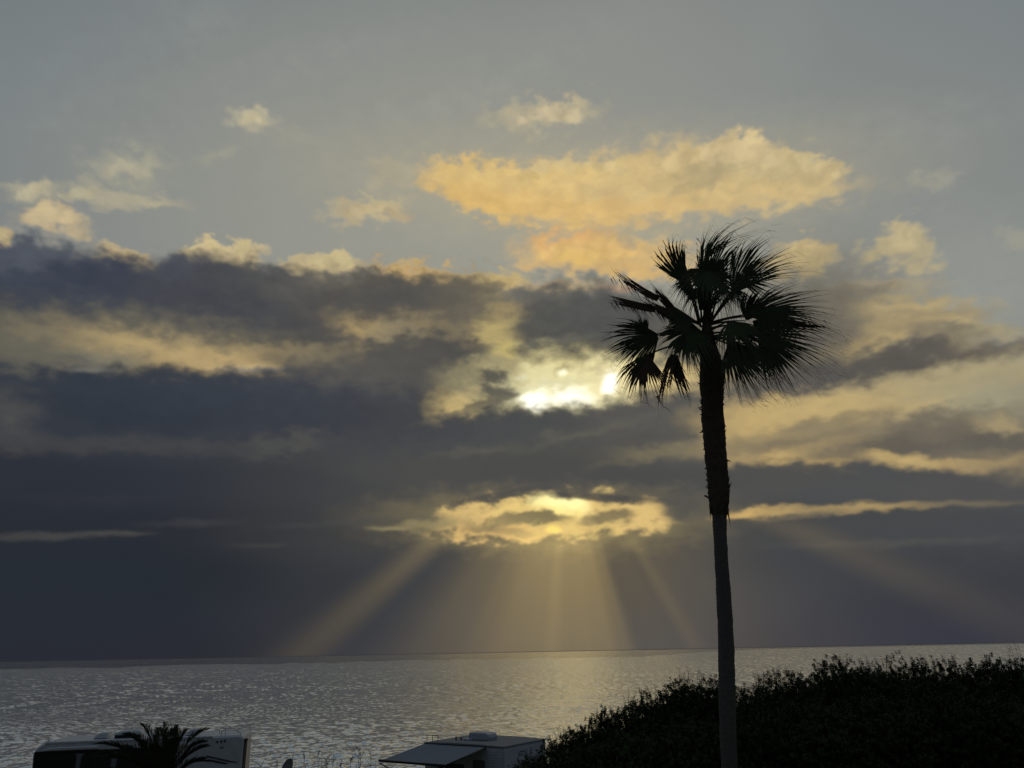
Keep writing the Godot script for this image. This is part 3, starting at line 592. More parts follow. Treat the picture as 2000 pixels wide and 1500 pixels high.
func make_sky() -> ImageTexture:
	for r in BANK_TONE:
		bank_rows.append([r[0], lin(r[1][0], r[1][1], r[1][2]), lin(r[2][0], r[2][1], r[2][2]), lin(r[3][0], r[3][1], r[3][2])])
	n_tone = make_noise(11, 0.30, 4)
	n_warp_x = make_noise(5, 0.25, 5, 0.55)
	n_warp_y = make_noise(8, 0.25, 5, 0.55)
	const W := 4096
	const STEP := 360.0 / W
	# everything, coarse
	var low := Image.create_empty(512, 256, false, Image.FORMAT_RGBF)
	for j in 256:
		var el := 90.0 - (j + 0.5) * 180.0 / 256.0
		for i in 512:
			var az := fposmod((i + 0.5) * 360.0 / 512.0 + 180.0, 360.0) - 180.0
			var c := base_sky(az, el) if el > -2.0 else Vector3(0.03, 0.032, 0.036)
			low.set_pixel(i, j, Color(c.x, c.y, c.z))
	low.resize(W, W / 2, Image.INTERPOLATE_CUBIC)
	# towards the sun, fine
	const WX := 1024
	const WY := 560
	const AZ0 := -45.0
	const EL0 := 48.5
	var px := PackedFloat32Array()
	px.resize(WX * WY * 3)
	var wx := PackedFloat32Array()
	var wy := PackedFloat32Array()
	wx.resize(WX * WY)
	wy.resize(WX * WY)
	var wt := PackedFloat32Array()
	wt.resize(WX * WY)
	var k := 0
	for j in WY:
		var el := EL0 - (j + 0.5) * STEP
		for i in WX:
			var az := AZ0 + (i + 0.5) * STEP
			var c := base_sky(az, el, false)
			px[k * 3] = c.x
			px[k * 3 + 1] = c.y
			px[k * 3 + 2] = c.z
			wx[k] = n_warp_x.get_noise_2d(az * 1.3 + 40.0, el * 2.4) 
			wy[k] = n_warp_y.get_noise_2d(az * 1.7, el * 3.2 + 70.0)
			wt[k] = n_warp_y.get_noise_2d(az * 1.3 + 200.0, el * 2.8 - wx[k] * 2.0)
			k += 1
	for which in CLOUDS.size():
		if which == HIGH_CLOUDS:
			lay_bank(px, WX, WY, AZ0, EL0, STEP)
		var s: Array = CLOUDS[which]
		var tone := lin(s[5], s[6], s[7]) * float(s[11])
		var az0: float = s[0]
		var el0: float = s[1]
		var rx: float = s[2]
		var ry: float = s[3]
		var ca := cos(deg_to_rad(s[4]))
		var sa := sin(deg_to_rad(s[4]))
		var cover: float = s[8]
		var soft: float = s[9]
		var rag: float = s[10] * minf(sqrt(rx * ry), 1.7) * 1.25
		var rag_y: float = s[10] * minf(minf(rx, ry), 1.1) * 1.8
		var ce := cos(deg_to_rad(el0))
		var reach := 1.0 + soft
		var grain: float = clampf(s[10] - 0.2, 0.0, 0.4) * 0.42
		var hx := (absf(rx * ca) + absf(ry * sa)) * reach + rag * 0.7
		var hy := (absf(rx * sa) + absf(ry * ca)) * reach + rag_y * 0.7
		var i0 := maxi(0, int((az0 - hx / ce - AZ0) / STEP))
		var i1 := mini(WX - 1, int((az0 + hx / ce - AZ0) / STEP))
		var j0 := maxi(0, int((EL0 - el0 - hy) / STEP))
		var j1 := mini(WY - 1, int((EL0 - el0 + hy) / STEP))
		var lo := 1.0 - soft
		var wide := 2.0 * soft
		for j in range(j0, j1 + 1):
			var dy0 := EL0 - (j + 0.5) * STEP - el0
			var at := j * WX + i0
			for i in range(i0, i1 + 1):
				var dx := (AZ0 + (i + 0.5) * STEP - az0) * ce + wx[at] * rag
				var dy := dy0 + wy[at] * rag_y
				var u := (dx * ca + dy * sa) / rx
				var v := (dy * ca - dx * sa) / ry
				var t := (reach - sqrt(u * u + v * v)) / wide
				if t > 0.0:
					t = minf(t, 1.0)
					t = t * t * (3.0 - 2.0 * t) * cover
					var q := at * 3
					var g := 1.0 + grain * wt[at]
					px[q] += (tone.x * g - px[q]) * t
					px[q + 1] += (tone.y * g - px[q + 1]) * t
					px[q + 2] += (tone.z * (g * 0.7 + 0.3) - px[q + 2]) * t
				at += 1
	# lit air between the gap and the sea
	var warm := lin(255, 218, 128)
	var ce_sun := cos(deg_to_rad(SUN_EL))
	for j in range(int((EL0 - 9.6) / STEP), WY):
		var el := EL0 - (j + 0.5) * STEP
		for i in WX:
			var az := AZ0 + (i + 0.5) * STEP
			var dx := (az - SUN_AZ) * ce_sun
			var dy := SUN_EL - el
			var a := rad_to_deg(atan2(dx, dy))
			var r := sqrt(dx * dx + dy * dy)
			var light := 0.0
			for s in SHAFTS:
				if a > s[0] - s[3] and a < s[1] + s[4]:
					light += 1.42 * s[2] * smooth(s[0] - s[3], s[0] + s[3], a) * (1.0 - smooth(s[1] - s[4], s[1] + s[4], a))
			light *= 1.0 + 0.16 * n_warp_y.get_noise_2d(a * 0.32, 300.0)
			light *= smooth(6.6, 9.5, dy + 0.02 * absf(dx)) * exp(-maxf(0.0, r - 9.0) / 13.0)
			if light > 0.0:
				var q := (j * WX + i) * 3
				px[q] += warm.x * light
				px[q + 1] += warm.y * light
				px[q + 2] += warm.z * light
	var fine := Image.create_from_data(WX, WY, false, Image.FORMAT_RGBF, px.to_byte_array())
	var at_y := int(round((90.0 - EL0) / STEP))
	var at_x := int(round(-AZ0 / STEP))
	low.blit_rect(fine, Rect2i(at_x, 0, WX - at_x, WY), Vector2i(0, at_y))
	low.blit_rect(fine, Rect2i(0, 0, at_x, WY), Vector2i(W - at_x, at_y))
	return ImageTexture.create_from_image(low)


func mat(r: float, g: float, b: float, rough := 0.8, spec := 0.5, metal := 0.0) -> StandardMaterial3D:
	var m := StandardMaterial3D.new()
	m.albedo_color = Color(r, g, b).linear_to_srgb()
	m.roughness = rough
	m.metallic_specular = spec
	m.metallic = metal
	m.cull_mode = BaseMaterial3D.CULL_DISABLED
	return m


func _ready() -> void:
	var cam := Camera3D.new()
	cam.name = "camera"
	cam.position = Vector3(0, 20, 0)
	cam.rotation_degrees = Vector3(19.23, 0, -1.09)
	cam.fov = 53.07
	cam.near = 0.1
	cam.far = 120000.0
	cam.current = true
	add_child(cam)
	var env := Environment.new()
	env.background_mode = Environment.BG_SKY
	var sky := Sky.new()
	var pano := PanoramaSkyMaterial.new()
	pano.panorama = make_sky()
	sky.sky_material = pano
	env.sky = sky
	env.tonemap_mode = Environment.TONE_MAPPER_LINEAR
	env.tonemap_exposure = 1.0
	env.sdfgi_enabled = true
	env.ssao_enabled = true
	env.ssil_enabled = true
	var world := WorldEnvironment.new()
	world.name = "world"
	world.environment = env
	add_child(world)
	var sun := DirectionalLight3D.new()
	sun.name = "sun"
	sun.light_color = Color(1.0, 0.82, 0.52)
	sun.light_energy = 0.0012
	sun.light_angular_distance = 3.0
	sun.shadow_enabled = true
	sun.rotation_degrees = Vector3(-SUN_EL, 180.0 - SUN_AZ, 0)
	add_child(sun)
	build_sea()
	build_ground()
	build_fan_palm()
	build_shrubs()
	build_motorhome()
	build_trailer()
	build_dish()
	build_feather_palm()
	build_weeds()


func structure(called: String, mesh: Mesh, m: Material, label := "", category := "") -> MeshInstance3D:
	var o := MeshInstance3D.new()
	o.name = called
	o.mesh = mesh
	o.material_override = m
	o.set_meta("kind", "structure")
	if label:
		o.set_meta("label", label)
		o.set_meta("category", category)
	add_child(o)
	return o


func grid_mesh(v: PackedVector3Array, n: PackedVector3Array, uv: PackedVector2Array, cols: int, rows: int) -> ArrayMesh:
	var idx := PackedInt32Array()
	idx.resize((cols - 1) * (rows - 1) * 6)
	var k := 0
	for j in rows - 1:
		for i in cols - 1:
			var a := j * cols + i
			idx[k] = a
			idx[k + 1] = a + cols
			idx[k + 2] = a + 1
			idx[k + 3] = a + 1
			idx[k + 4] = a + cols
			idx[k + 5] = a + cols + 1
			k += 6
	var arr := []
	arr.resize(Mesh.ARRAY_MAX)
	arr[Mesh.ARRAY_VERTEX] = v
	arr[Mesh.ARRAY_NORMAL] = n
	if uv.size():
		arr[Mesh.ARRAY_TEX_UV] = uv
	arr[Mesh.ARRAY_INDEX] = idx
	var m := ArrayMesh.new()
	m.add_surface_from_arrays(Mesh.PRIMITIVE_TRIANGLES, arr)
	return m


func build_sea() -> void:
	# waves: length, direction, steepness
	var waves := []
	rng.seed = 21
	for i in 16:
		var length := 9.0 * pow(0.87, i)
		var turn := rng.randf_range(-0.9, 0.9)
		waves.append([TAU / length * sin(turn), TAU / length * cos(turn), 0.064 + 0.0045 * i, rng.randf() * TAU, length])
	var radii := [60.0]
	while radii[-1] < 1500.0:
		var from: float = radii[-1]
		radii.append(from + (4.0 if from < 112.0 else 0.45 * pow(from / 112.0, 1.2) if from < 420.0 else from * 0.016))
	var inner := radii.size()
	for k in 40:
		radii.append(1500.0)
	var rows := radii.size()
	var cols := 960
	var v := PackedVector3Array()
	var n := PackedVector3Array()
	var uv := PackedVector2Array()
	v.resize(rows * cols)
	n.resize(rows * cols)
	uv.resize(rows * cols)
	var k := 0
	for j in rows:
		for i in cols:
			var a := lerpf(-1.1, 1.1, float(i) / (cols - 1))
			var r: float = radii[j]
			var step: float = maxf(radii[j] - radii[maxi(j - 1, 0)], r * 0.0025)
			if j >= inner:
				r = 1500.0 * pow(glint_edge(a) / 1500.0, (j - inner + 1) / 40.0)
				step = r * 0.03
			var x := r * sin(a)
			var z := -r * cos(a)
			var h := 0.0
			var sx := 0.0
			var sz := 0.0
			var offshore := 1.0 - 0.6 * smooth(300.0, 2600.0, r)
			var gust := 0.7 + 0.6 * (n_tone.get_noise_2d(x * 0.03, z * 0.03) + 0.5)
			if j < rows - 1:
				for w in waves:
					var fade: float = maxf(clampf(w[4] / (2.6 * step) - 1.0, 0.0, 1.0), 0.6) * offshore
					var ph: float = w[0] * x + w[1] * z + w[3]
					var kk: float = TAU / w[4]
					var amp: float = fade * gust * w[2]
					h += amp / kk * (sin(ph) + 0.35 * sin(2.0 * ph + 0.5))
					var c: float = amp * (cos(ph) + 0.7 * cos(2.0 * ph + 0.5))
					sx += c * w[0] / kk
					sz += c * w[1] / kk
			v[k] = Vector3(x, h, z)
			n[k] = Vector3(-sx, 1.0, -sz).normalized()
			uv[k] = Vector2(x / 61.0, z / 37.0)
			k += 1
	var m := mat(0.74, 0.78, 0.83, 0.24, 0.5, 0.88)
	var chop := FastNoiseLite.new()
	chop.noise_type = FastNoiseLite.TYPE_SIMPLEX_SMOOTH
	chop.seed = 4
	chop.frequency = 0.03
	chop.fractal_type = FastNoiseLite.FRACTAL_FBM
	chop.fractal_octaves = 5
	chop.fractal_gain = 0.55
	var tex := NoiseTexture2D.new()
	tex.width = 1024
	tex.height = 1024
	tex.seamless = true
	tex.as_normal_map = true
	tex.bump_strength = 6.0
	tex.noise = chop
	m.normal_enabled = true
	m.normal_texture = tex
	m.normal_scale = 0.26
	structure("sea", grid_mesh(v, n, uv, cols, rows), m)
	# smoother water, added and shaped to draw a sun glint towards the horizon
	var glint_water := mat(0.76, 0.79, 0.83, 0.10, 0.5, 0.88)
	glint_water.normal_enabled = true
	glint_water.normal_texture = tex
	glint_water.normal_scale = 0.48
	var far_rows := 60
	var far_cols := 240
	var fv := PackedVector3Array()
	var fn := PackedVector3Array()
	var fuv := PackedVector2Array()
	for j in far_rows:
		for i in far_cols:
			var a := lerpf(-1.1, 1.1, float(i) / (far_cols - 1))
			var from := glint_edge(a)
			var r := from * pow(60000.0 / from, j / float(far_rows - 1))
			fv.append(Vector3(r * sin(a), 0.0, -r * cos(a)))
			fn.append(Vector3.UP)
			fuv.append(Vector2(r * sin(a) / 61.0, -r * cos(a) / 37.0))
	structure("offshore_glint_sea", grid_mesh(fv, fn, fuv, far_cols, far_rows), glint_water)


func glint_edge(a: float) -> float:
	return 2700.0 * (1.0 + 0.25 * n_tone.get_noise_1d(a * 40.0) + 0.08 * n_tone.get_noise_1d(a * 300.0) + 4.0 * smooth(0.14, 0.40, a))


# ---------------------------------------------------------------- helpers
func begin(smoothed := false) -> SurfaceTool:
	var st := SurfaceTool.new()
	st.begin(Mesh.PRIMITIVE_TRIANGLES)
	st.set_smooth_group(0 if smoothed else -1)
	return st


func tri(st: SurfaceTool, a: Vector3, b: Vector3, c: Vector3) -> void:
	st.add_vertex(a)
	st.add_vertex(b)
	st.add_vertex(c)


func quad(st: SurfaceTool, a: Vector3, b: Vector3, c: Vector3, d: Vector3) -> void:
	tri(st, a, b, c)
	tri(st, a, c, d)


func finish(st: SurfaceTool) -> ArrayMesh:
	st.generate_normals()
	return st.commit()


func obj(called: String, mesh: Mesh, m: Material, parent: Node, kind := "") -> MeshInstance3D:
	var o := MeshInstance3D.new()
	o.name = called
	o.mesh = mesh
	o.material_override = m
	if kind:
		o.set_meta("kind", kind)
	parent.add_child(o, true)
	return o


var taken := {}
func thing(called: String, label: String, category: String, at: Vector3, turn := 0.0, group := "") -> Node3D:
	var o := Node3D.new()
	taken[called] = taken.get(called, -1) + 1
	o.name = called if taken[called] == 0 else "%s_%03d" % [called, taken[called]]
	o.position = at
	o.rotation_degrees.y = turn
	o.set_meta("label", label)
	o.set_meta("category", category)
	if group:
		o.set_meta("group", group)
	add_child(o)
	return o


func part(called: String, parent: Node, at := Vector3.ZERO) -> Node3D:
	var o := Node3D.new()
	o.name = called
	o.position = at
	parent.add_child(o, true)
	return o


# A tube through the points, each with its radius.
func tube(st: SurfaceTool, points: Array, radii: Array, sides := 8, caps := true) -> void:
	var rings := []
	for i in points.size():
		var p: Vector3 = points[i]
		var d: Vector3 = (points[mini(i + 1, points.size() - 1)] - points[maxi(i - 1, 0)]).normalized()
		var u := d.cross(Vector3.FORWARD if absf(d.z) < 0.9 else Vector3.RIGHT).normalized()
		var w := d.cross(u)
		var ring := []
		for k in sides:
			var a := TAU * k / sides
			ring.append(p + (u * cos(a) + w * sin(a)) * radii[i])
		rings.append(ring)
	for i in points.size() - 1:
		for k in sides:
			var l := (k + 1) % sides
			quad(st, rings[i][k], rings[i][l], rings[i + 1][l], rings[i + 1][k])
	if caps:
		for k in range(1, sides - 1):
			tri(st, rings[0][0], rings[0][k + 1], rings[0][k])
			tri(st, rings[-1][0], rings[-1][k], rings[-1][k + 1])


# An outline in x and y, drawn out from z0 to z1, its edges bevelled by b.
func slab(st: SurfaceTool, outline: Array, z0: float, z1: float, b := 0.0) -> void:
	var poly := PackedVector2Array(outline)
	if Geometry2D.is_polygon_clockwise(poly):
		poly.reverse()
	var small := poly
	if b > 0.0:
		small = PackedVector2Array()
		var n := poly.size()
		for i in n:
			var e := (poly[i] - poly[(i + n - 1) % n]).normalized()
			var f := (poly[(i + 1) % n] - poly[i]).normalized()
			var inward := (Vector2(-e.y, e.x) + Vector2(-f.y, f.x))
			small.append(poly[i] + inward * b / maxf(0.6, 1.0 + e.dot(f)))
	var rings := [[small, z0], [poly, z0 + b], [poly, z1 - b], [small, z1]] if b > 0.0 else [[poly, z0], [poly, z1]]
	for r in rings.size() - 1:
		for i in poly.size():
			var l := (i + 1) % poly.size()
			var p: PackedVector2Array = rings[r][0]
			var q: PackedVector2Array = rings[r + 1][0]
			quad(st, Vector3(p[i].x, p[i].y, rings[r][1]), Vector3(q[i].x, q[i].y, rings[r + 1][1]), Vector3(q[l].x, q[l].y, rings[r + 1][1]), Vector3(p[l].x, p[l].y, rings[r][1]))
	var t := Geometry2D.triangulate_polygon(small)
	for i in range(0, t.size(), 3):
		var a := small[t[i]]
		var c := small[t[i + 1]]
		var d := small[t[i + 2]]
		if (c - a).cross(d - a) < 0.0:
			var s := c
			c = d
			d = s
		tri(st, Vector3(a.x, a.y, z1), Vector3(d.x, d.y, z1), Vector3(c.x, c.y, z1))
		tri(st, Vector3(a.x, a.y, z0), Vector3(c.x, c.y, z0), Vector3(d.x, d.y, z0))


func rect(x0: float, y0: float, x1: float, y1: float) -> Array:
	return [Vector2(x0, y0), Vector2(x1, y0), Vector2(x1, y1), Vector2(x0, y1)]


func round_rect(x0: float, y0: float, x1: float, y1: float, r: float) -> Array:
	var out := []
	for c in [[x1 - r, y0 + r, -90.0], [x1 - r, y1 - r, 0.0], [x0 + r, y1 - r, 90.0], [x0 + r, y0 + r, 180.0]]:
		for k in 4:
			var a := deg_to_rad(c[2] + 30.0 * k)
			out.append(Vector2(c[0] + r * cos(a), c[1] + r * sin(a)))
	return out


func box(called: String, parent: Node, m: Material, outline: Array, z0: float, z1: float, b := 0.01) -> MeshInstance3D:
	var st := begin()
	slab(st, outline, z0, z1, b)
	return obj(called, finish(st), m, parent)


func bar(called: String, parent: Node, m: Material, points: Array, r: float, sides := 8) -> MeshInstance3D:
	var st := begin(true)
	var radii := []
	for p in points:
		radii.append(r)
	tube(st, points, radii, sides)
	return obj(called, finish(st), m, parent)


func speckle(m: StandardMaterial3D, a: Color, b: Color, freq: float, scale: float, n_seed := 3) -> StandardMaterial3D:
	var n := FastNoiseLite.new()
	n.seed = n_seed
	n.frequency = freq
	n.fractal_octaves = 5
	var t := NoiseTexture2D.new()
	t.width = 512
	t.height = 512
	t.seamless = true
	t.noise = n
	var g := Gradient.new()
	g.set_color(0, a.linear_to_srgb())
	g.set_color(1, b.linear_to_srgb())
	t.color_ramp = g
	m.albedo_color = Color.WHITE
	m.albedo_texture = t
	m.uv1_triplanar = true
	m.uv1_scale = Vector3.ONE * scale
	return m


func ground_at(x: float, z: float) -> float:
	var d := -z
	var y := 18.4
	y = lerpf(y, 17.2, smooth(2.0, 11.0, d))
	y = lerpf(y, 13.3, smooth(17.5, 26.0, d))
	y = lerpf(y, -2.0, smooth(46.0, 60.0, d))
	if d > 2.0 and d < 62.0:
		var rough := 0.10 * n_tone.get_noise_2d(x * 0.5, z * 0.5)
		if d > 25.0 and d < 44.0:
			rough = 0.0
		y += rough
	return y


func build_ground() -> void:
	var cols := 161
	var rows := 141
	var v := PackedVector3Array()
	var n := PackedVector3Array()
	for j in rows:
		var z := lerpf(70.0, -64.0, float(j) / (rows - 1))
		for i in cols:
			var x := lerpf(-160.0, 160.0, float(i) / (cols - 1))
			v.append(Vector3(x, ground_at(x, z), z))
			var e := 0.4
			n.append(Vector3(ground_at(x - e, z) - ground_at(x + e, z), 2.0 * e, ground_at(x, z - e) - ground_at(x, z + e)).normalized())
	var m := speckle(mat(1, 1, 1, 0.95, 0.2), Color(0.075, 0.075, 0.042), Color(0.20, 0.175, 0.115), 0.02, 0.2, 9)
	structure("ground", grid_mesh(v, n, PackedVector2Array(), cols, rows), m)


# ---------------------------------------------------------------- the tall fan palm
const TRUNK := [[-0.000, -0.296, 0.182], [0.055, 0.369, 0.180], [0.135, 0.880, 0.153], [0.194, 1.672, 0.156], [0.252, 2.354, 0.166], [0.327, 3.201, 0.156], [0.374, 4.080, 0.146], [0.393, 4.635, 0.138], [0.425, 5.150, 0.137], [0.435, 5.359, 0.143], [0.454, 5.613, 0.149]]       # x, y, radius above the foot of the palm
const BOOTS := [[0.451, 5.591, 0.143], [0.460, 5.676, 0.175], [0.474, 5.858, 0.203], [0.496, 6.106, 0.225], [0.501, 6.356, 0.232], [0.512, 6.877, 0.234], [0.524, 7.351, 0.242], [0.538, 7.811, 0.239], [0.603, 8.492, 0.270], [0.639, 8.949, 0.267], [0.622, 9.218, 0.205], [0.620, 9.651, 0.138], [0.629, 9.965, 0.098], [0.656, 10.346, 0.058]]       # the sleeve of old leaf bases higher up
const HEART := Vector3(0.591, 9.794, 0.0)
# The fans: base x, y, z; direction in the x-y plane; length; spread; joined share; tilt; roll; wind; sag; segments.
const WORN := [0, 20, 29, 30, 31, 32, 33, 34, 35, 42, 43, 44, 45]     # which of them are dry and folded
const FRONDS := [
	[0.493, 10.616, -0.25, 107.9, 2.015, 30, 0.80, -8, 8, 0.34, 0.02, 20],
	[0.331, 10.985, -0.15, 121.0, 1.327, 56, 0.76, 5, -10, 0.22, 0.10, 24],
	[0.318, 11.206, 0.05, 173.2, 0.561, 150, 0.60, 10, 5, 0.02, 0.40, 24],
	[0.324, 10.911, 0.15, -144.9, 0.633, 110, 0.50, 10, 5, 0.02, 0.45, 22],
	[0.704, 10.431, -0.45, 86.0, 2.486, 34, 0.80, -8, -8, 0.34, 0.00, 24],
	[0.787, 10.755, -0.35, 78.8, 1.903, 44, 0.76, 0, 10, 0.34, 0.08, 26],
	[0.866, 11.047, -0.30, 39.7, 0.820, 110, 0.42, 5, 10, 0.18, 0.40, 28],
	[0.906, 11.755, -0.30, 61.6, 1.286, 50, 0.36, 0, 10, 0.50, 0.02, 14],
	[0.661, 10.978, 0.55, -102.8, 0.787, 200, 0.74, 20, 0, 0.06, 0.28, 38],
	[0.708, 10.794, 0.35, 75.3, 0.748, 120, 0.70, 15, 0, 0.15, 0.20, 22],
	[0.507, 10.761, 0.20, -123.8, 0.940, 80, 0.36, 10, 0, 0.02, 0.40, 22],
	[0.967, 10.752, 0.20, -69.6, 0.885, 90, 0.36, 10, 0, 0.10, 0.40, 22],
	[1.358, 10.707, -0.25, 69.4, 1.795, 44, 0.74, -8, 10, 0.30, 0.04, 26],
	[1.395, 10.743, -0.10, 43.0, 1.666, 48, 0.64, 5, -12, 0.22, 0.22, 26],
	[1.527, 11.033, -0.10, 1.0, 0.962, 110, 0.50, 5, -12, 0.18, 0.30, 28],
	[1.477, 10.887, -0.20, -92.1, 0.684, 130, 0.40, 10, 0, 0.12, 0.35, 26],
	[1.573, 10.163, -0.15, 21.8, 1.938, 56, 0.60, -5, -12, 0.10, 0.16, 34],
	[1.580, 10.091, 0.00, -1.2, 1.816, 46, 0.58, 5, -10, 0.12, 0.24, 28],
	[1.654, 10.161, -0.40, 65.5, 0.851, 90, 0.66, 10, 10, 0.35, 0.00, 22],
	[1.669, 10.019, 0.30, -44.2, 1.040, 100, 0.68, 15, 15, 0.10, 0.28, 32],
	[1.581, 9.826, 0.15, 2.1, 1.691, 30, 0.84, 5, 25, 0.08, 0.30, 18],
	[1.537, 9.460, 0.40, -16.7, 1.558, 60, 0.62, 8, -8, 0.10, 0.22, 36],
	[1.565, 9.425, 0.50, -54.9, 1.344, 78, 0.62, 15, 10, 0.12, 0.22, 36],
	[1.713, 9.318, 0.35, -95.2, 1.017, 80, 0.60, 15, 10, 0.15, 0.28, 26],
	[0.830, 9.302, 0.65, -62.8, 1.457, 66, 0.62, 18, 8, 0.12, 0.22, 36],
	[0.906, 9.266, 0.60, -90.6, 1.334, 50, 0.64, 18, 8, 0.12, 0.20, 24],
	[1.118, 9.158, 0.40, -34.5, 0.865, 80, 0.60, 10, 20, 0.14, 0.30, 24],
	[0.958, 9.751, 0.30, -14.5, 1.074, 34, 0.80, 15, 25, 0.12, 0.28, 16],
	[1.168, 9.607, 0.20, -28.0, 0.874, 60, 0.55, 15, 25, 0.15, 0.30, 18],
	[0.530, 9.673, -0.10, 132.2, 0.879, 25, 0.90, -5, 20, 0.04, 0.10, 14],
	[0.118, 10.104, -0.15, 125.8, 1.212, 22, 0.88, -5, 18, 0.04, 0.06, 14],
	[-0.341, 10.652, -0.20, 147.5, 1.326, 22, 0.80, -5, 18, 0.10, -0.04, 14],
	[0.244, 9.713, 0.10, 141.1, 0.807, 25, 0.84, -5, 20, 0.04, 0.12, 14],
	[-0.085, 10.019, 0.10, 144.4, 0.977, 30, 0.84, -5, 15, 0.05, 0.08, 12],
	[-0.488, 10.259, 0.10, 164.4, 1.267, 30, 0.78, -5, 15, 0.06, 0.02, 16],
	[-0.026, 9.948, 0.30, 145.5, 0.712, 30, 0.84, -5, 15, 0.05, 0.10, 12],
	[-0.473, 9.641, 0.10, -176.9, 1.390, 66, 0.66, 5, -12, 0.04, 0.16, 32],
	[-0.510, 9.572, 0.20, -144.3, 1.243, 72, 0.64, 8, -5, 0.06, 0.22, 30],
	[-0.693, 9.715, -0.10, 124.5, 0.599, 80, 0.70, 8, 10, 0.12, 0.05, 18],
	[0.200, 9.592, 0.45, -152.3, 1.005, 90, 0.70, 15, 10, 0.08, 0.24, 32],
	[0.168, 9.593, 0.50, -106.2, 1.005, 90, 0.60, 18, 10, 0.12, 0.30, 30],
	[0.007, 9.596, 0.55, -66.3, 1.013, 70, 0.58, 20, 10, 0.16, 0.32, 20],
	[-0.669, 9.195, 0.20, -133.0, 1.244, 52, 0.72, 8, 20, 0.16, 0.26, 22],
	[-0.804, 9.095, 0.30, -101.7, 0.980, 80, 0.66, 8, 5, 0.18, 0.28, 24],
	[-0.249, 9.049, 0.45, -116.0, 1.318, 36, 0.74, 8, 20, 0.24, 0.26, 18],
	[-0.300, 9.016, 0.40, -79.7, 1.080, 36, 0.70, 8, 20, 0.16, 0.32, 14],
	[0.616, 10.040, 0.10, 85.1, 0.940, 60, 0.80, -5, 20, 0.25, 0.00, 16],
	[0.252, 9.626, 0.35, -102.7, 0.867, 110, 0.50, 25, -20, 0.20, 0.40, 26],
	[0.223, 9.837, 0.45, -170.5, 0.786, 100, 0.74, 15, 10, 0.12, 0.25, 26],
	[0.951, 9.681, 0.70, -82.1, 0.842, 120, 0.55, 30, 10, 0.20, 0.40, 26],
]


func ragged_stem(rows: Array, sides: int, rings_per_m: float, rough: float, ring_step: float, ring_depth: float) -> ArrayMesh:
	var st := begin(true)
	var rings := []
	var n := make_noise(31, 1.0, 3)
	for i in rows.size() - 1:
		var steps := maxi(1, int((rows[i + 1][1] - rows[i][1]) * rings_per_m))
		for k in steps + (1 if i == rows.size() - 2 else 0):
			var t := float(k) / steps
			var y := lerpf(rows[i][1], rows[i + 1][1], t)
			var r := lerpf(rows[i][2], rows[i + 1][2], t)
			r *= 1.0 - ring_depth * absf(fposmod(y / ring_step, 1.0) - 0.5)
			var ring := []
			for a in sides:
				var ang := TAU * a / sides
				var rr := r * (1.0 + rough * n.get_noise_3d(cos(ang) * 1.5, y * 3.0, sin(ang) * 1.5))
				ring.append(Vector3(lerpf(rows[i][0], rows[i + 1][0], t) + cos(ang) * rr, y, sin(ang) * rr))
			rings.append(ring)
	for i in rings.size() - 1:
		for a in sides:
			var b := (a + 1) % sides
			quad(st, rings[i][a], rings[i][b], rings[i + 1][b], rings[i + 1][a])
	return finish(st)


func along(rows: Array, y: float) -> Vector2:
	for i in rows.size() - 1:
		if y <= rows[i + 1][1]:
			var t: float = clampf((y - rows[i][1]) / (rows[i + 1][1] - rows[i][1]), 0.0, 1.0)
			return Vector2(lerpf(rows[i][0], rows[i + 1][0], t), lerpf(rows[i][2], rows[i + 1][2], t))
	return Vector2(rows[-1][0], rows[-1][2])


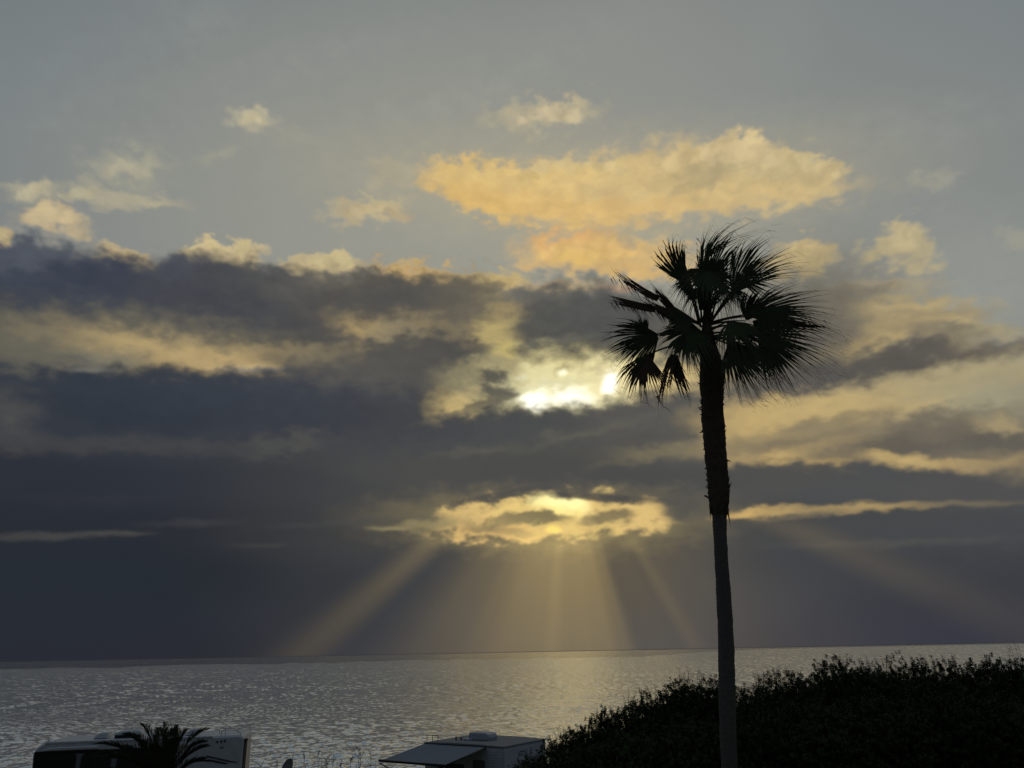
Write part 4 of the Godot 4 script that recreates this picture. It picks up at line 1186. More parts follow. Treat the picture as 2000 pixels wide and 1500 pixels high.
# One segment of a fan: a pleated strip that tapers to a thread.
func fan_blade(f: Array) -> ArrayMesh:
	var st := begin()
	var ang := deg_to_rad(f[3])
	var tilt := deg_to_rad(f[7])
	var axis := Vector3(cos(ang) * cos(tilt), sin(ang) * cos(tilt), sin(tilt))
	var side := Vector3(-sin(ang), cos(ang), 0.0).rotated(axis, deg_to_rad(f[8]))
	var face := axis.cross(side).normalized()
	var count: int = f[11]
	var spread := deg_to_rad(f[5])
	var step := spread / count
	var length: float = f[4] / maxf(0.6, cos(tilt))
	var fused: float = f[6]
	var lean := rng.randf_range(-0.2, 0.2)
	var folded: bool = f[5] < 40    # shut like a fan by the wind
	for i in count:
		var share := (i + 0.5) / count * 2.0 - 1.0
		var phi := share * spread * 0.5
		var full := length * (1.0 - 0.22 * share * share) * rng.randf_range(0.9, 1.08)
		var joined := fused * rng.randf_range(0.86, 1.06)
		if rng.randf() < 0.10:
			joined *= 0.72
		if folded:
			full = length * (1.0 - 0.2 * share * share) * rng.randf_range(0.62, 1.08)
			joined = rng.randf_range(0.6, 0.9)
		var bend := rng.randf_range(0.75, 1.35)
		var gust := rng.randf_range(0.5, 1.5)
		var twist := rng.randf_range(-0.06, 0.06)
		var prev := []
		var last := Vector3.ZERO
		for t in [0.03, 0.2, 0.4, joined, 0.5 * (joined + 0.84), 0.84, 0.93, 1.0]:
			var a := phi + twist * maxf(0.0, t - joined) * 3.0
			var d := axis * cos(a) + side * sin(a)
			if folded:
				a = 0.0
				d = axis + side * share * 0.105 * minf(1.0, 0.7 + t * full / 0.4) / maxf(t * full, 0.02)
			var p: Vector3 = d * full * t + face * (full * t * t * (0.10 * cos(phi * 2.0) + lean * 0.3))
			var free := maxf(0.0, t - joined * 0.55)
			p += Vector3.DOWN * (f[10] + 0.06) * bend * full * free * free * 1.9
			p += Vector3(1.0, 0.12, -0.1) * f[9] * gust * full * free * free * 1.5
			var half: float = full * minf(t, joined) * step * 0.56
			if folded:
				half = 0.20 / count
			if t > joined:
				half *= (1.0 - (t - joined) / (1.0 - joined)) * 0.60 + 0.03
			var across := (side * cos(a) - axis * sin(a))
			var ring := [p - across * half - face * half * 0.35, p + face * half * 0.35, p + across * half - face * half * 0.35]
			if prev.size():
				quad(st, prev[0], ring[0], ring[1], prev[1])
				quad(st, prev[1], ring[1], ring[2], prev[2])
			prev = ring
			last = p
		if folded and rng.randf() < 0.85:
			for h in 3:
				var from: Vector3 = axis * full * rng.randf_range(0.15, 0.95) + side * share * 0.12
				var fall := rng.randf_range(0.15, 0.42)
				var drop := from + Vector3(fall * 0.35, -fall * 0.75, rng.randf_range(-0.05, 0.05))
				var thick := Vector3(0.008, 0.004, 0.0)
				var knee := from.lerp(drop, 0.5) + Vector3(-0.02, 0.03, 0.0)
				quad(st, from - thick, knee - thick * 0.7, knee + thick * 0.7, from + thick)
				tri(st, knee - thick * 0.7, drop, knee + thick * 0.7)
		# threads
		if rng.randf() < 0.55:
			var drift: Vector3 = Vector3(rng.randf_range(0.02, 0.20), rng.randf_range(-0.16, 0.04), rng.randf_range(-0.05, 0.05)) * (0.6 + f[9])
			var q: Vector3 = last + drift
			var e: Vector3 = q + drift * 0.7 + Vector3(0.0, -0.05, 0.0)
			var w := Vector3(0.0015, 0.0022, 0.0)
			quad(st, last - w, q - w * 0.8, q + w * 0.8, last + w)
			tri(st, q - w * 0.8, e, q + w * 0.8)
	return finish(st)


func build_fan_palm() -> void:
	rng.seed = 77
	var palm := thing("fan_palm", "tall fan palm with a windblown crown, black against the sky", "palm tree", Vector3(3.799, 17.00, -16.0))
	var bark := speckle(mat(1, 1, 1, 0.95, 0.2), Color(0.10, 0.088, 0.075), Color(0.19, 0.17, 0.145), 0.03, 1.2, 5)
	var husk := speckle(mat(1, 1, 1, 0.95, 0.2), Color(0.065, 0.052, 0.040), Color(0.16, 0.125, 0.09), 0.04, 1.6, 6)
	var green := speckle(mat(1, 1, 1, 0.7, 0.3), Color(0.050, 0.065, 0.025), Color(0.095, 0.118, 0.050), 0.03, 1.0, 7)
	green.cull_mode = BaseMaterial3D.CULL_DISABLED
	var dry := speckle(mat(1, 1, 1, 0.8, 0.2), Color(0.085, 0.062, 0.038), Color(0.15, 0.11, 0.068), 0.03, 1.0, 8)
	dry.cull_mode = BaseMaterial3D.CULL_DISABLED
	dry.backlight_enabled = true
	dry.backlight = Color(0.10, 0.065, 0.045)
	var stalk := mat(0.085, 0.085, 0.04, 0.6, 0.4)
	obj("trunk", ragged_stem(TRUNK, 26, 30.0, 0.10, 0.085, 0.09), bark, palm)
	var sleeve := obj("leaf_base_sleeve", ragged_stem(BOOTS, 22, 14.0, 0.14, 0.2, 0.10), husk, palm)
	# broken leaf bases, in rising spirals
	var st := begin()
	for k in 330:
		var y: float = lerpf(BOOTS[0][1] + 0.1, BOOTS[-3][1], k / 330.0) + rng.randf_range(-0.05, 0.05)
		var at := along(BOOTS, y)
		var a := k * 2.399 + rng.randf_range(-0.25, 0.25)
		var out := Vector3(cos(a), 0.0, sin(a))
		var side := Vector3(-sin(a), 0.0, cos(a))
		var up := rng.randf_range(0.04, 0.13) * (1.0 if rng.randf() < 0.75 else -0.7)
		var root := Vector3(at.x, y, 0.0) + out * at.y * 0.92
		var w := rng.randf_range(0.02, 0.05)
		var tip := root + out * (rng.randf_range(0.015, 0.055) + (0.045 if rng.randf() < 0.2 else 0.0)) + Vector3.UP * up
		var low := root - Vector3.UP * 0.05
		tri(st, low - side * w, tip, low + side * w)
		tri(st, low - side * w, root + out * 0.012 + Vector3.UP * up * 0.2, tip)
		tri(st, low + side * w, tip, root + out * 0.012 + Vector3.UP * up * 0.2)
	var stubs := obj("leaf_bases", finish(st), husk, sleeve, "stuff")
	stubs.material_override = husk
	# the torn lower rim of the sleeve and one stub
	st = begin()
	for k in 46:
		var a := TAU * k / 46.0 + rng.randf_range(-0.05, 0.05)
		var at := along(BOOTS, BOOTS[1][1])
		var out := Vector3(cos(a), 0.0, sin(a))
		var side := Vector3(-sin(a), 0.0, cos(a))
		var root := Vector3(at.x, BOOTS[2][1], 0.0) + out * at.y * 1.06
		var fall := rng.randf_range(0.10, 0.42) * (1.35 if cos(a) > 0.8 else 1.0)
		tri(st, root - side * 0.03, root + side * 0.03, root - Vector3.UP * fall + out * rng.randf_range(-0.02, 0.05))
	obj("torn_rim", finish(st), husk, sleeve)
	bar("broken_stub", palm, husk, [[Vector3(0.175, 6.014, 0.05), Vector3(0.265, 5.948, 0.0)][1] + Vector3(0.1, -0.04, 0.0), [Vector3(0.175, 6.014, 0.05), Vector3(0.265, 5.948, 0.0)][0] + Vector3(0.03, -0.01, 0.0), [Vector3(0.175, 6.014, 0.05), Vector3(0.265, 5.948, 0.0)][0]], 0.02)
	for i in FRONDS.size():
		var f: Array = FRONDS[i]
		var base := Vector3(f[0], f[1], f[2])
		var frond := part("frond", palm, base)
		var worn := i in WORN
		if worn:
			frond.set_meta("label", "folded brownish frond")
		obj("blade", fan_blade(f), dry if worn else green, frond)
		var root := HEART + Vector3(clampf(base.x - HEART.x, -0.12, 0.12), clampf(base.y - HEART.y, -0.45, 0.25) * 0.6, f[2] * 0.25) - base
		var ps := []
		var rs := []
		for k in 7:
			var t := k / 6.0
			ps.append(root.lerp(Vector3.ZERO, t) + Vector3.UP * 0.16 * t * (1.0 - t) * root.length())
			rs.append(lerpf(0.028, 0.013, t))
		var stp := begin(true)
		tube(stp, ps, rs, 6)
		obj("stalk", finish(stp), stalk, frond)


# ---------------------------------------------------------------- shrubs, feather palm, weeds
const SHRUBS := [[0.51, -22.0, 17.63, 0.75], [1.26, -22.5, 18.02, 0.95], [2.11, -22.5, 18.38, 1.05], [3.13, -23.0, 18.76, 1.15], [4.11, -23.0, 19.00, 1.20], [4.77, -22.5, 19.33, 1.20], [6.34, -23.0, 19.16, 1.30], [7.82, -23.5, 19.36, 1.45], [9.25, -23.5, 19.64, 1.55], [10.80, -23.5, 19.65, 1.60], [12.33, -23.5, 19.60, 1.60], [13.87, -23.5, 19.57, 1.60], [15.42, -23.5, 19.64, 1.60], [0.31, -20.0, 17.54, 0.60], [1.40, -19.8, 17.92, 0.80], [2.58, -19.5, 18.31, 0.95], [3.94, -19.6, 18.59, 1.10], [5.38, -19.6, 18.64, 1.20], [6.98, -19.6, 18.87, 1.30], [8.66, -19.8, 18.97, 1.35], [10.25, -19.8, 18.99, 1.35], [11.82, -19.8, 18.91, 1.35]]     # x, z, top, radius
const SHOOTS := [[4.51, -22.3, 18.99, 19.53], [4.70, -22.3, 18.99, 19.51], [4.90, -22.3, 19.05, 19.44], [4.26, -22.3, 19.00, 19.34], [5.16, -22.3, 19.04, 19.35], [3.49, -22.6, 18.74, 19.09], [3.32, -22.6, 18.74, 19.00], [3.71, -22.6, 18.80, 19.06], [1.11, -22.2, 17.93, 18.16], [1.34, -22.2, 17.98, 18.13], [6.57, -22.7, 19.07, 19.32], [7.02, -22.9, 19.19, 19.44], [7.38, -22.9, 19.22, 19.54], [7.60, -22.9, 19.22, 19.48], [6.74, -22.7, 19.13, 19.37], [9.00, -23.0, 19.48, 19.78], [9.20, -23.0, 19.48, 19.80], [10.29, -23.0, 19.49, 19.77], [11.32, -23.0, 19.47, 19.74], [12.21, -23.0, 19.45, 19.74], [13.04, -23.0, 19.44, 19.67], [14.13, -23.0, 19.46, 20.04], [13.83, -23.0, 19.46, 19.72], [2.97, -22.6, 18.68, 18.92], [1.99, -22.0, 18.36, 18.55], [8.45, -23.0, 19.43, 19.63], [9.75, -23.0, 19.50, 19.71]]     # x, z, foot, top
const SHRUB_LABELS := [
	"small dark shrub at the low end of the tall row, touching the trailer",
	"dark shrub second from the trailer, a few loose twigs on top",
	"dark rounded shrub third from the trailer in the tall row",
	"dark shrub fourth from the trailer with thin twigs above its crown",
	"dark shrub fifth from the trailer, next before the airy-topped one",
	"dark shrub with the airiest leafy shoots, beside the palm trunk toward the trailer",
	"dark shrub in the dip of the row, beside the palm trunk away from the trailer",
	"dark shrub with several feathery shoots, second past the palm trunk",
	"tall dark shrub where the row rises to its full height, third past the palm trunk",
	"tall dark shrub of the level hedge top, fourth past the palm trunk",
	"tall dark shrub of the level hedge top, fifth past the palm trunk",
	"tall dark shrub of the level hedge top with one thin high shoot",
	"tall dark shrub at the far end of the hedge, away from the trailer",
	"lowest small shrub in front, at the foot of the trailer's end wall",
	"low dark shrub in front, second from the trailer",
	"low dark shrub in front, third from the trailer",
	"low dark shrub in front, just before the palm trunk from the trailer's side",
	"low dark shrub directly behind the palm trunk",
	"low dark shrub in front, first past the palm trunk",
	"low dark shrub in front, second past the palm trunk",
	"low dark shrub in front, third past the palm trunk",
	"low dark shrub in front, fourth past the palm trunk",
]
const DATE_FRONDS := [[-0.93, 4.61, -0.1], [-0.10, 4.66, 0.1], [0.38, 4.38, -0.6], [1.30, 4.43, -0.2], [1.49, 4.10, 0.3], [1.77, 3.55, 0.6], [-2.27, 4.09, 0.2], [-1.98, 3.83, 0.7], [-1.51, 4.26, -0.5], [-0.42, 4.24, 0.9], [-1.21, 3.79, 1.2], [0.83, 3.75, 1.3], [0.11, 4.08, 1.0], [1.24, 3.21, 1.0], [-1.73, 3.34, 1.1], [-0.70, 4.43, -0.8], [0.61, 4.22, 0.5], [-1.21, 4.38, 0.4], [-1.65, 3.92, -0.4], [1.24, 3.87, -0.5], [0.14, 4.51, -0.4]]
const WEEDS := [[-3.63, -3.74, 18.48], [-3.49, -3.57, 18.51], [-3.25, -3.35, 18.48], [-3.25, -3.28, 18.49], [-3.23, -3.19, 18.34], [-3.11, -3.15, 18.42], [-3.08, -3.11, 18.52], [-2.98, -2.95, 18.36], [-2.73, -2.73, 18.43], [-2.67, -2.68, 18.53], [-2.63, -2.65, 18.45], [-2.61, -2.61, 18.33], [-2.47, -2.47, 18.51], [-3.39, -3.43, 18.35], [-2.88, -2.86, 18.38], [-2.29, -2.33, 18.34], [-3.88, -3.93, 18.33], [-4.29, -4.25, 18.33], [-4.03, -4.06, 18.35]]       # foot x, top x, top y


func leaf(st: SurfaceTool, root: Vector3, d: Vector3, across: Vector3, long: float, wide: float) -> void:
	var mid := root + d * long * 0.45
	var tip := root + d * long + Vector3.DOWN * long * 0.18
	tri(st, root, mid + across * wide * 0.5, tip)
	tri(st, root, tip, mid - across * wide * 0.5)


func sprig_mesh(n_seed: int, leaves: int) -> ArrayMesh:
	rng.seed = n_seed
	var st := begin()
	var tall := 0.13
	for i in leaves:
		var t := (i + 0.5) / leaves
		var a := i * 2.4 + rng.randf_range(-0.4, 0.4)
		var d := Vector3(cos(a), rng.randf_range(-0.1, 0.8), sin(a)).normalized()
		var across := d.cross(Vector3.UP).normalized().rotated(d, rng.randf_range(-0.9, 0.9))
		leaf(st, Vector3(0, tall * t, 0), d, across, rng.randf_range(0.06, 0.095), rng.randf_range(0.034, 0.05))
	var w := 0.004
	quad(st, Vector3(-w, -0.08, 0), Vector3(w, -0.08, 0), Vector3(w * 0.5, tall, 0), Vector3(-w * 0.5, tall, 0))
	return finish(st)


func build_shrubs() -> void:
	var greens := []
	for k in 3:
		var m := speckle(mat(1, 1, 1, 0.9, 0.15), [Color(0.036, 0.050, 0.018), Color(0.040, 0.050, 0.021), Color(0.034, 0.047, 0.020)][k], [Color(0.075, 0.098, 0.036), Color(0.080, 0.094, 0.042), Color(0.068, 0.090, 0.038)][k], 0.02, 0.6, 12 + k)
		greens.append(m)
	var wood := mat(0.11, 0.09, 0.07, 0.9, 0.2)
	var sprigs := [sprig_mesh(101, 13), sprig_mesh(102, 11), sprig_mesh(103, 15)]
	var lumps := make_noise(40, 0.8, 3)
	var roots := []
	for i in SHRUBS.size():
		var s: Array = SHRUBS[i]
		rng.seed = 500 + i
		var foot := Vector3(s[0], ground_at(s[0], s[1]), s[1])
		var back := i < 13
		var label: String = SHRUB_LABELS[i]
		var shrub := thing("leafy_shrub", label, "shrub", foot, 0.0, "tall shrubs behind the palm" if back else "lower shrubs in front of the tall ones")
		roots.append(shrub)
		var high: float = s[2] - foot.y
		var r: float = s[3]
		var mm := MultiMesh.new()
		mm.transform_format = MultiMesh.TRANSFORM_3D
		mm.mesh = sprigs[i % 3]
		var spots := []
		var deep: float = minf(high * 0.5, r * 1.25)
		var mid: float = high - deep
		var want := int(4600.0 * r * r * deep / 2.0)
		for k in want * 2:
			if spots.size() >= want:
				break
			var d := Vector3(rng.randfn(), rng.randfn(), rng.randfn()).normalized()
			var edge := 1.0 + 0.30 * lumps.get_noise_3d(d.x * 2.2 + i * 9.0, d.y * 2.2, d.z * 2.2) + 0.20 * lumps.get_noise_3d(d.x * 5.0, d.y * 5.0 + i * 5.0, d.z * 5.0)
			var q := edge * pow(rng.randf(), 0.42)
			var p := Vector3(d.x * r * q * 1.12, mid + d.y * deep * q * 0.94, d.z * r * q)
			if p.y < 0.15:
				continue
			var up := (d + Vector3.UP * 0.35 + Vector3(rng.randf_range(-0.5, 0.5), rng.randf_range(-0.3, 0.5), rng.randf_range(-0.5, 0.5))).normalized()
			var u := up.cross(Vector3(0.31, 0.2, 0.93)).normalized()
			var size := rng.randf_range(0.6, 1.0)
			spots.append(Transform3D(Basis(u, up, u.cross(up)).rotated(up, rng.randf() * TAU).scaled(Vector3.ONE * size), p - up * 0.10))
		mm.instance_count = spots.size()
		for k in spots.size():
			mm.set_instance_transform(k, spots[k])
		var crown := MultiMeshInstance3D.new()
		crown.name = "crown"
		crown.multimesh = mm
		crown.material_override = greens[i % 3]
		crown.set_meta("kind", "stuff")
		shrub.add_child(crown)
		var st := begin(true)
		for k in 7:
			var a := TAU * k / 7.0 + rng.randf()
			var out := Vector3(cos(a), 0.0, sin(a))
			tube(st, [out * 0.06 - Vector3.UP * 0.15, out * r * 0.25 + Vector3.UP * mid * 0.45, out * r * 0.5 + Vector3.UP * mid * 0.85, out * r * 0.62 + Vector3.UP * (mid + deep * 0.35)], [0.07, 0.05, 0.034, 0.012], 6)
		obj("trunk", finish(st), wood, shrub)
	# loose shoots above the crowns belong to the shrub that they stand in
	for i in SHOOTS.size():
		var s: Array = SHOOTS[i]
		rng.seed = 900 + i
		var best: Node3D = roots[0]
		for r in roots.slice(0, 13):
			if absf(r.position.x - s[0]) < absf(best.position.x - s[0]):
				best = r
		var st := begin()
		var foot := Vector3(s[0], s[2] - 0.25, s[1])
		var tip := Vector3(s[0] + rng.randf_range(-0.06, 0.10), s[3], s[1] + rng.randf_range(-0.1, 0.1))
		var tall := tip.y - foot.y
		for b in 5:
			var away := Vector3(rng.randf_range(-0.62, 0.62), 0.0, rng.randf_range(-0.4, 0.4)) * tall * (0.3 if b == 0 else 1.0)
			var end := tip + away - Vector3.UP * (0.0 if b == 0 else rng.randf_range(0.0, 0.35) * tall)
			var bow := foot.lerp(end, 0.55) + away * 0.15
			tube(st, [foot, bow, end], [0.006, 0.005, 0.002], 4, false)
			for k in 13:
				var t := 0.35 + 0.65 * k / 12.0
				var p := foot.lerp(bow, t * 2.0) if t < 0.5 else bow.lerp(end, t * 2.0 - 1.0)
				var a := k * 2.4 + rng.randf()
				var d := Vector3(cos(a), rng.randf_range(0.0, 1.0), sin(a)).normalized()
				leaf(st, p, d, d.cross(Vector3.UP).normalized().rotated(d, rng.randf_range(-0.8, 0.8)), rng.randf_range(0.05, 0.10), rng.randf_range(0.014, 0.024))
		var o := obj("shoot", finish(st), greens[i % 3], best)
		o.position = -best.position


func build_feather_palm() -> void:
	rng.seed = 61
	var palm := thing("feather_palm", "low feather palm with arching spiky fronds before the motorhome", "palm tree", Vector3(-11.75, 13.3, -28.0))
	var green := speckle(mat(1, 1, 1, 0.6, 0.35), Color(0.038, 0.052, 0.022), Color(0.075, 0.095, 0.042), 0.03, 1.0, 17)
	var husk := speckle(mat(1, 1, 1, 0.95, 0.2), Color(0.065, 0.052, 0.04), Color(0.15, 0.12, 0.09), 0.04, 2.0, 18)
	var crown := Vector3(0, 2.63, 0)
	var rows := []
	for k in 9:
		rows.append([0.0, -0.1 + (crown.y + 0.1) * k / 8.0, 0.24 + 0.05 * sin(k * 2.1)])
	obj("trunk", ragged_stem(rows, 18, 12.0, 0.18, 0.16, 0.3), husk, palm)
	for f in DATE_FRONDS:
		var tip := Vector3(f[0], f[1], f[2] * 1.2)
		var out := tip - crown
		var bow := crown + Vector3(out.x * 0.42, maxf(out.y * 0.80, 0.55) + absf(out.x) * 0.16, out.z * 0.42)
		var st := begin()
		var ps := []
		var rs := []
		for k in 13:
			var t := k / 12.0
			ps.append(crown.lerp(bow, t).lerp(bow.lerp(tip, t), t))
			rs.append(lerpf(0.024, 0.005, t))
		tube(st, ps, rs, 5)
		var count := 46
		for k in count:
			var t := lerpf(0.16, 1.0, k / float(count - 1))
			var p := crown.lerp(bow, t).lerp(bow.lerp(tip, t), t)
			var d := ((bow - crown).lerp(tip - bow, t)).normalized()
			var across := d.cross(Vector3.UP).normalized()
			if across.length() < 0.1:
				across = Vector3.RIGHT
			var lift := across.cross(d).normalized()
			for s in [-1.0, 1.0]:
				var dir: Vector3 = (across * s * lerpf(0.95, 0.35, t) + d * lerpf(0.75, 1.2, t) + lift * rng.randf_range(0.15, 0.6)).normalized()
				var long := 0.54 * sin(PI * clampf(t * 0.85 + 0.12, 0.0, 1.0)) * rng.randf_range(0.85, 1.15) + 0.05
				leaf(st, p, dir, dir.cross(lift).normalized(), long, 0.028)
		obj("frond", finish(st), green, palm)


func build_weeds() -> void:
	var straw := mat(0.18, 0.15, 0.095, 0.9, 0.2)
	for i in WEEDS.size():
		var w: Array = WEEDS[i]
		rng.seed = 300 + i
		var z := -14.0 + rng.randf_range(-0.35, 0.35)
		var foot := Vector3(w[0], ground_at(w[0], z), z)
		var plant := thing("dry_weed", "thin dry weed stalk with small seed heads on the near slope", "weed", foot, 0.0, "dry weed stalks against the water")
		var tip := Vector3(w[1], w[2], z) - foot
		var st := begin()
		var bow := tip * 0.5 + Vector3(rng.randf_range(-0.03, 0.03), 0, 0)
		tube(st, [Vector3(0, -0.05, 0), bow, tip], [0.0065, 0.0052, 0.0028], 5)
		var seeds := begin()
		for k in 7:
			var t := rng.randf_range(0.45, 0.97)
			var p := bow.lerp(tip, t * 2.0 - 1.0) if t > 0.5 else bow * t * 2.0
			var a := rng.randf() * TAU
			var e := p + Vector3(cos(a) * 0.6, rng.randf_range(0.4, 1.3), sin(a) * 0.5).normalized() * rng.randf_range(0.03, 0.13)
			tube(st, [p, e], [0.0045, 0.0024], 4)
			for q in 3:
				var c := p.lerp(e, 0.55 + 0.25 * q)
				tube(seeds, [c - Vector3.UP * 0.012, c, c + Vector3.UP * 0.012], [0.001, 0.0042, 0.001], 5)
		obj("stem", finish(st), straw, plant)
		obj("seed_heads", finish(seeds), straw, plant, "stuff")
	# the low clump at the foot of the stalks
	var span := [-3.28, -2.71, 18.30]
	var red := speckle(mat(1, 1, 1, 0.6, 0.3), Color(0.12, 0.030, 0.024), Color(0.055, 0.065, 0.032), 0.05, 3.0, 23)
	var middle := Vector3((span[0] + span[1]) * 0.5, 0.0, -13.6)
	middle.y = ground_at(middle.x, middle.z)
	var clump := thing("succulent_clump", "low dark reddish clump of pointed leaves at the foot of the weed stalks", "plant", middle)
	var stc := begin()
	rng.seed = 44
	for k in 900:
		var p := Vector3(rng.randf_range(span[0], span[1]) - middle.x, 0.0, rng.randf_range(-0.4, 0.4))
		var top: float = span[2] - middle.y - absf(p.x) * 0.25 + rng.randf_range(-0.09, 0.05)
		p.y = rng.randf_range(-0.02, top - 0.1)
		var d := Vector3(rng.randf_range(-0.6, 0.6), 1.0, rng.randf_range(-0.6, 0.6)).normalized()
		leaf(stc, p, d, d.cross(Vector3.BACK).normalized(), rng.randf_range(0.07, 0.13), 0.02)
	obj("leaves", finish(stc), red, clump, "stuff")
	stc = begin()
	for k in 12:
		var x: float = lerpf(span[0], span[1], (k + 0.5) / 12.0) - middle.x
		tube(stc, [Vector3(x * 0.8, -0.05, 0), Vector3(x, span[2] - middle.y - 0.12, 0)], [0.016, 0.008], 5)
	obj("stems", finish(stc), straw, clump, "stuff")


# ---------------------------------------------------------------- the motorhome, the trailer, the dish
func wheel(parent: Node, at: Vector3, r: float, rubber: Material, metal: Material) -> void:
	var w := part("wheel", parent, at)
	var st := begin(true)
	tube(st, [Vector3(0, 0, -0.13), Vector3(0, 0, -0.10), Vector3(0, 0, 0.10), Vector3(0, 0, 0.13)], [r * 0.9, r, r, r * 0.9], 24)
	obj("tyre", finish(st), rubber, w)
	st = begin()
	tube(st, [Vector3(0, 0, 0.125), Vector3(0, 0, 0.145)], [r * 0.58, r * 0.5], 20)
	obj("rim", finish(st), metal, w)


func build_motorhome() -> void:
	var white := speckle(mat(1, 1, 1, 0.42, 0.5), Color(0.58, 0.59, 0.60), Color(0.70, 0.71, 0.71), 0.01, 0.5, 51)
	var cap := speckle(mat(1, 1, 1, 0.35, 0.5), Color(0.60, 0.61, 0.62), Color(0.74, 0.75, 0.75), 0.01, 0.5, 52)
	var dark := mat(0.020, 0.019, 0.019, 0.30, 0.5)
	var mottled_grey := speckle(mat(1, 1, 1, 0.35, 0.5), Color(0.12, 0.13, 0.15), Color(0.30, 0.32, 0.36), 0.05, 1.6, 53)  # mottle on the window pillars paints in reflected plants
	var glass := mat(0.014, 0.016, 0.020, 0.06, 0.6)
	var frame := mat(0.03, 0.03, 0.03, 0.5, 0.5)
	var rubber := mat(0.02, 0.02, 0.02, 0.9, 0.3)
	var metal := mat(0.5, 0.5, 0.5, 0.35, 0.5, 0.9)
	var t := thing("motorhome", "long white motorhome with dark side windows and roof units behind the feather palm", "motorhome", Vector3(-18.72, 13.3, -32.63), 11.0)
	t.scale = Vector3(0.92, 1.018, 1.0)
	# side outline in metres from the front bumper
	var body := [Vector2(0.12, 0.55), Vector2(8.38, 0.45), Vector2(8.40, 3.40), Vector2(8.36, 3.58), Vector2(8.22, 3.66), Vector2(6.9, 3.655), Vector2(0.60, 3.655), Vector2(0.34, 3.63), Vector2(0.16, 3.55), Vector2(0.03, 3.42), Vector2(-0.05, 3.25), Vector2(0.02, 2.3), Vector2(0.10, 1.3)]
	box("body", t, white, body, -2.5, 0.0, 0.07)
	# the roof's rounded shoulder and the long mouldings under it
	box("roof_edge", t, cap, [Vector2(0.36, 3.585), Vector2(0.42, 3.665), Vector2(7.05, 3.675), Vector2(7.10, 3.60)], -2.45, 0.025, 0.02)
	box("awning_case", t, cap, [Vector2(0.30, 3.37), Vector2(0.55, 3.45), Vector2(0.95, 3.48), Vector2(2.48, 3.48), Vector2(2.52, 3.36), Vector2(0.42, 3.345)], 0.003, 0.13, 0.03)
	box("awning_case", t, cap, [Vector2(5.10, 3.345), Vector2(5.10, 3.48), Vector2(6.10, 3.48), Vector2(6.28, 3.43), Vector2(6.28, 3.345)], 0.003, 0.13, 0.03)
	box("front_trim", t, dark, [Vector2(0.14, 1.2), Vector2(0.0, 3.30), Vector2(0.03, 3.34), Vector2(0.34, 3.335), Vector2(5.4, 3.335), Vector2(5.15, 2.4), Vector2(4.6, 1.2)], 0.003, 0.012, 0.003)
	# side windows, each a frame and two panes
	for w in [[0.62, 1.62, 2.10, 3.10], [1.92, 2.98, 2.10, 3.10], [3.35, 4.55, 2.25, 3.05], [5.75, 6.35, 1.2, 1.7]]:
		var f := box("window", t, frame, round_rect(w[0] - 0.04, w[2] - 0.04, w[1] + 0.04, w[3] + 0.04, 0.08), 0.013, 0.030, 0.005)
		var mid: float = (w[0] + w[1]) * 0.5
		box("pane", f, glass, round_rect(w[0], w[2], mid - 0.015, w[3], 0.05), 0.031, 0.036, 0.002)
		box("pane", f, glass, round_rect(mid + 0.015, w[2], w[1], w[3], 0.05), 0.031, 0.036, 0.002)
	box("pillar", t, mottled_grey, [Vector2(1.68, 1.4), Vector2(1.86, 1.4), Vector2(1.86, 3.1), Vector2(1.98, 3.22), Vector2(1.60, 3.22), Vector2(1.68, 3.1)], 0.013, 0.024, 0.003)
	box("pillar", t, mottled_grey, [Vector2(3.06, 1.4), Vector2(3.28, 1.4), Vector2(3.28, 3.1), Vector2(3.34, 3.2), Vector2(3.04, 3.2), Vector2(3.06, 3.1)], 0.013, 0.024, 0.003)
	var ws := begin()
	slab(ws, [Vector2(0.13, 1.55), Vector2(2.37, 1.55), Vector2(2.30, 3.05), Vector2(0.20, 3.05)], 0.0, 0.02, 0.004)
	var wind := obj("windscreen", finish(ws), glass, t)
	wind.transform = Transform3D(Basis(Vector3(0, 0, -1), Vector3(-0.075, 0.997, 0), Vector3(-0.997, -0.075, 0)), Vector3(0.185, 0.0, 0.0))
	# roof
	box("roof_vent", t, cap, [Vector2(2.10, 3.68), Vector2(2.18, 3.80), Vector2(2.30, 3.885), Vector2(2.62, 3.90), Vector2(2.67, 3.88), Vector2(2.67, 3.68)], -0.95, -0.35, 0.04)
	box("roof_vent", t, cap, [Vector2(5.80, 3.68), Vector2(5.90, 3.81), Vector2(6.04, 3.895), Vector2(6.36, 3.91), Vector2(6.41, 3.89), Vector2(6.41, 3.68)], -0.95, -0.35, 0.04)
	var ac := box("air_conditioner", t, cap, [Vector2(2.90, 3.79), Vector2(3.00, 3.88), Vector2(3.12, 3.92), Vector2(3.95, 3.94), Vector2(4.06, 3.86), Vector2(4.08, 3.79)], -1.0, -0.3, 0.04)
	box("base", ac, dark, rect(2.95, 3.68, 4.0, 3.788), -0.95, -0.36, 0.01)
	box("grille", ac, mat(0.16, 0.17, 0.18, 0.6), round_rect(3.3, 3.83, 3.65, 3.88, 0.02), -0.31, -0.285, 0.004)
	box("roof_box", t, dark, round_rect(5.12, 3.68, 5.48, 3.94, 0.04), -1.1, -0.6, 0.02)
	box("solar_panel", t, dark, [Vector2(4.42, 3.69), Vector2(4.45, 3.72), Vector2(5.02, 3.78), Vector2(5.02, 3.75)], -1.3, -0.5, 0.004)
	bar("antenna", t, frame, [Vector3(0.36, 3.60, -0.3), Vector3(0.36, 3.95, -0.3)], 0.008)
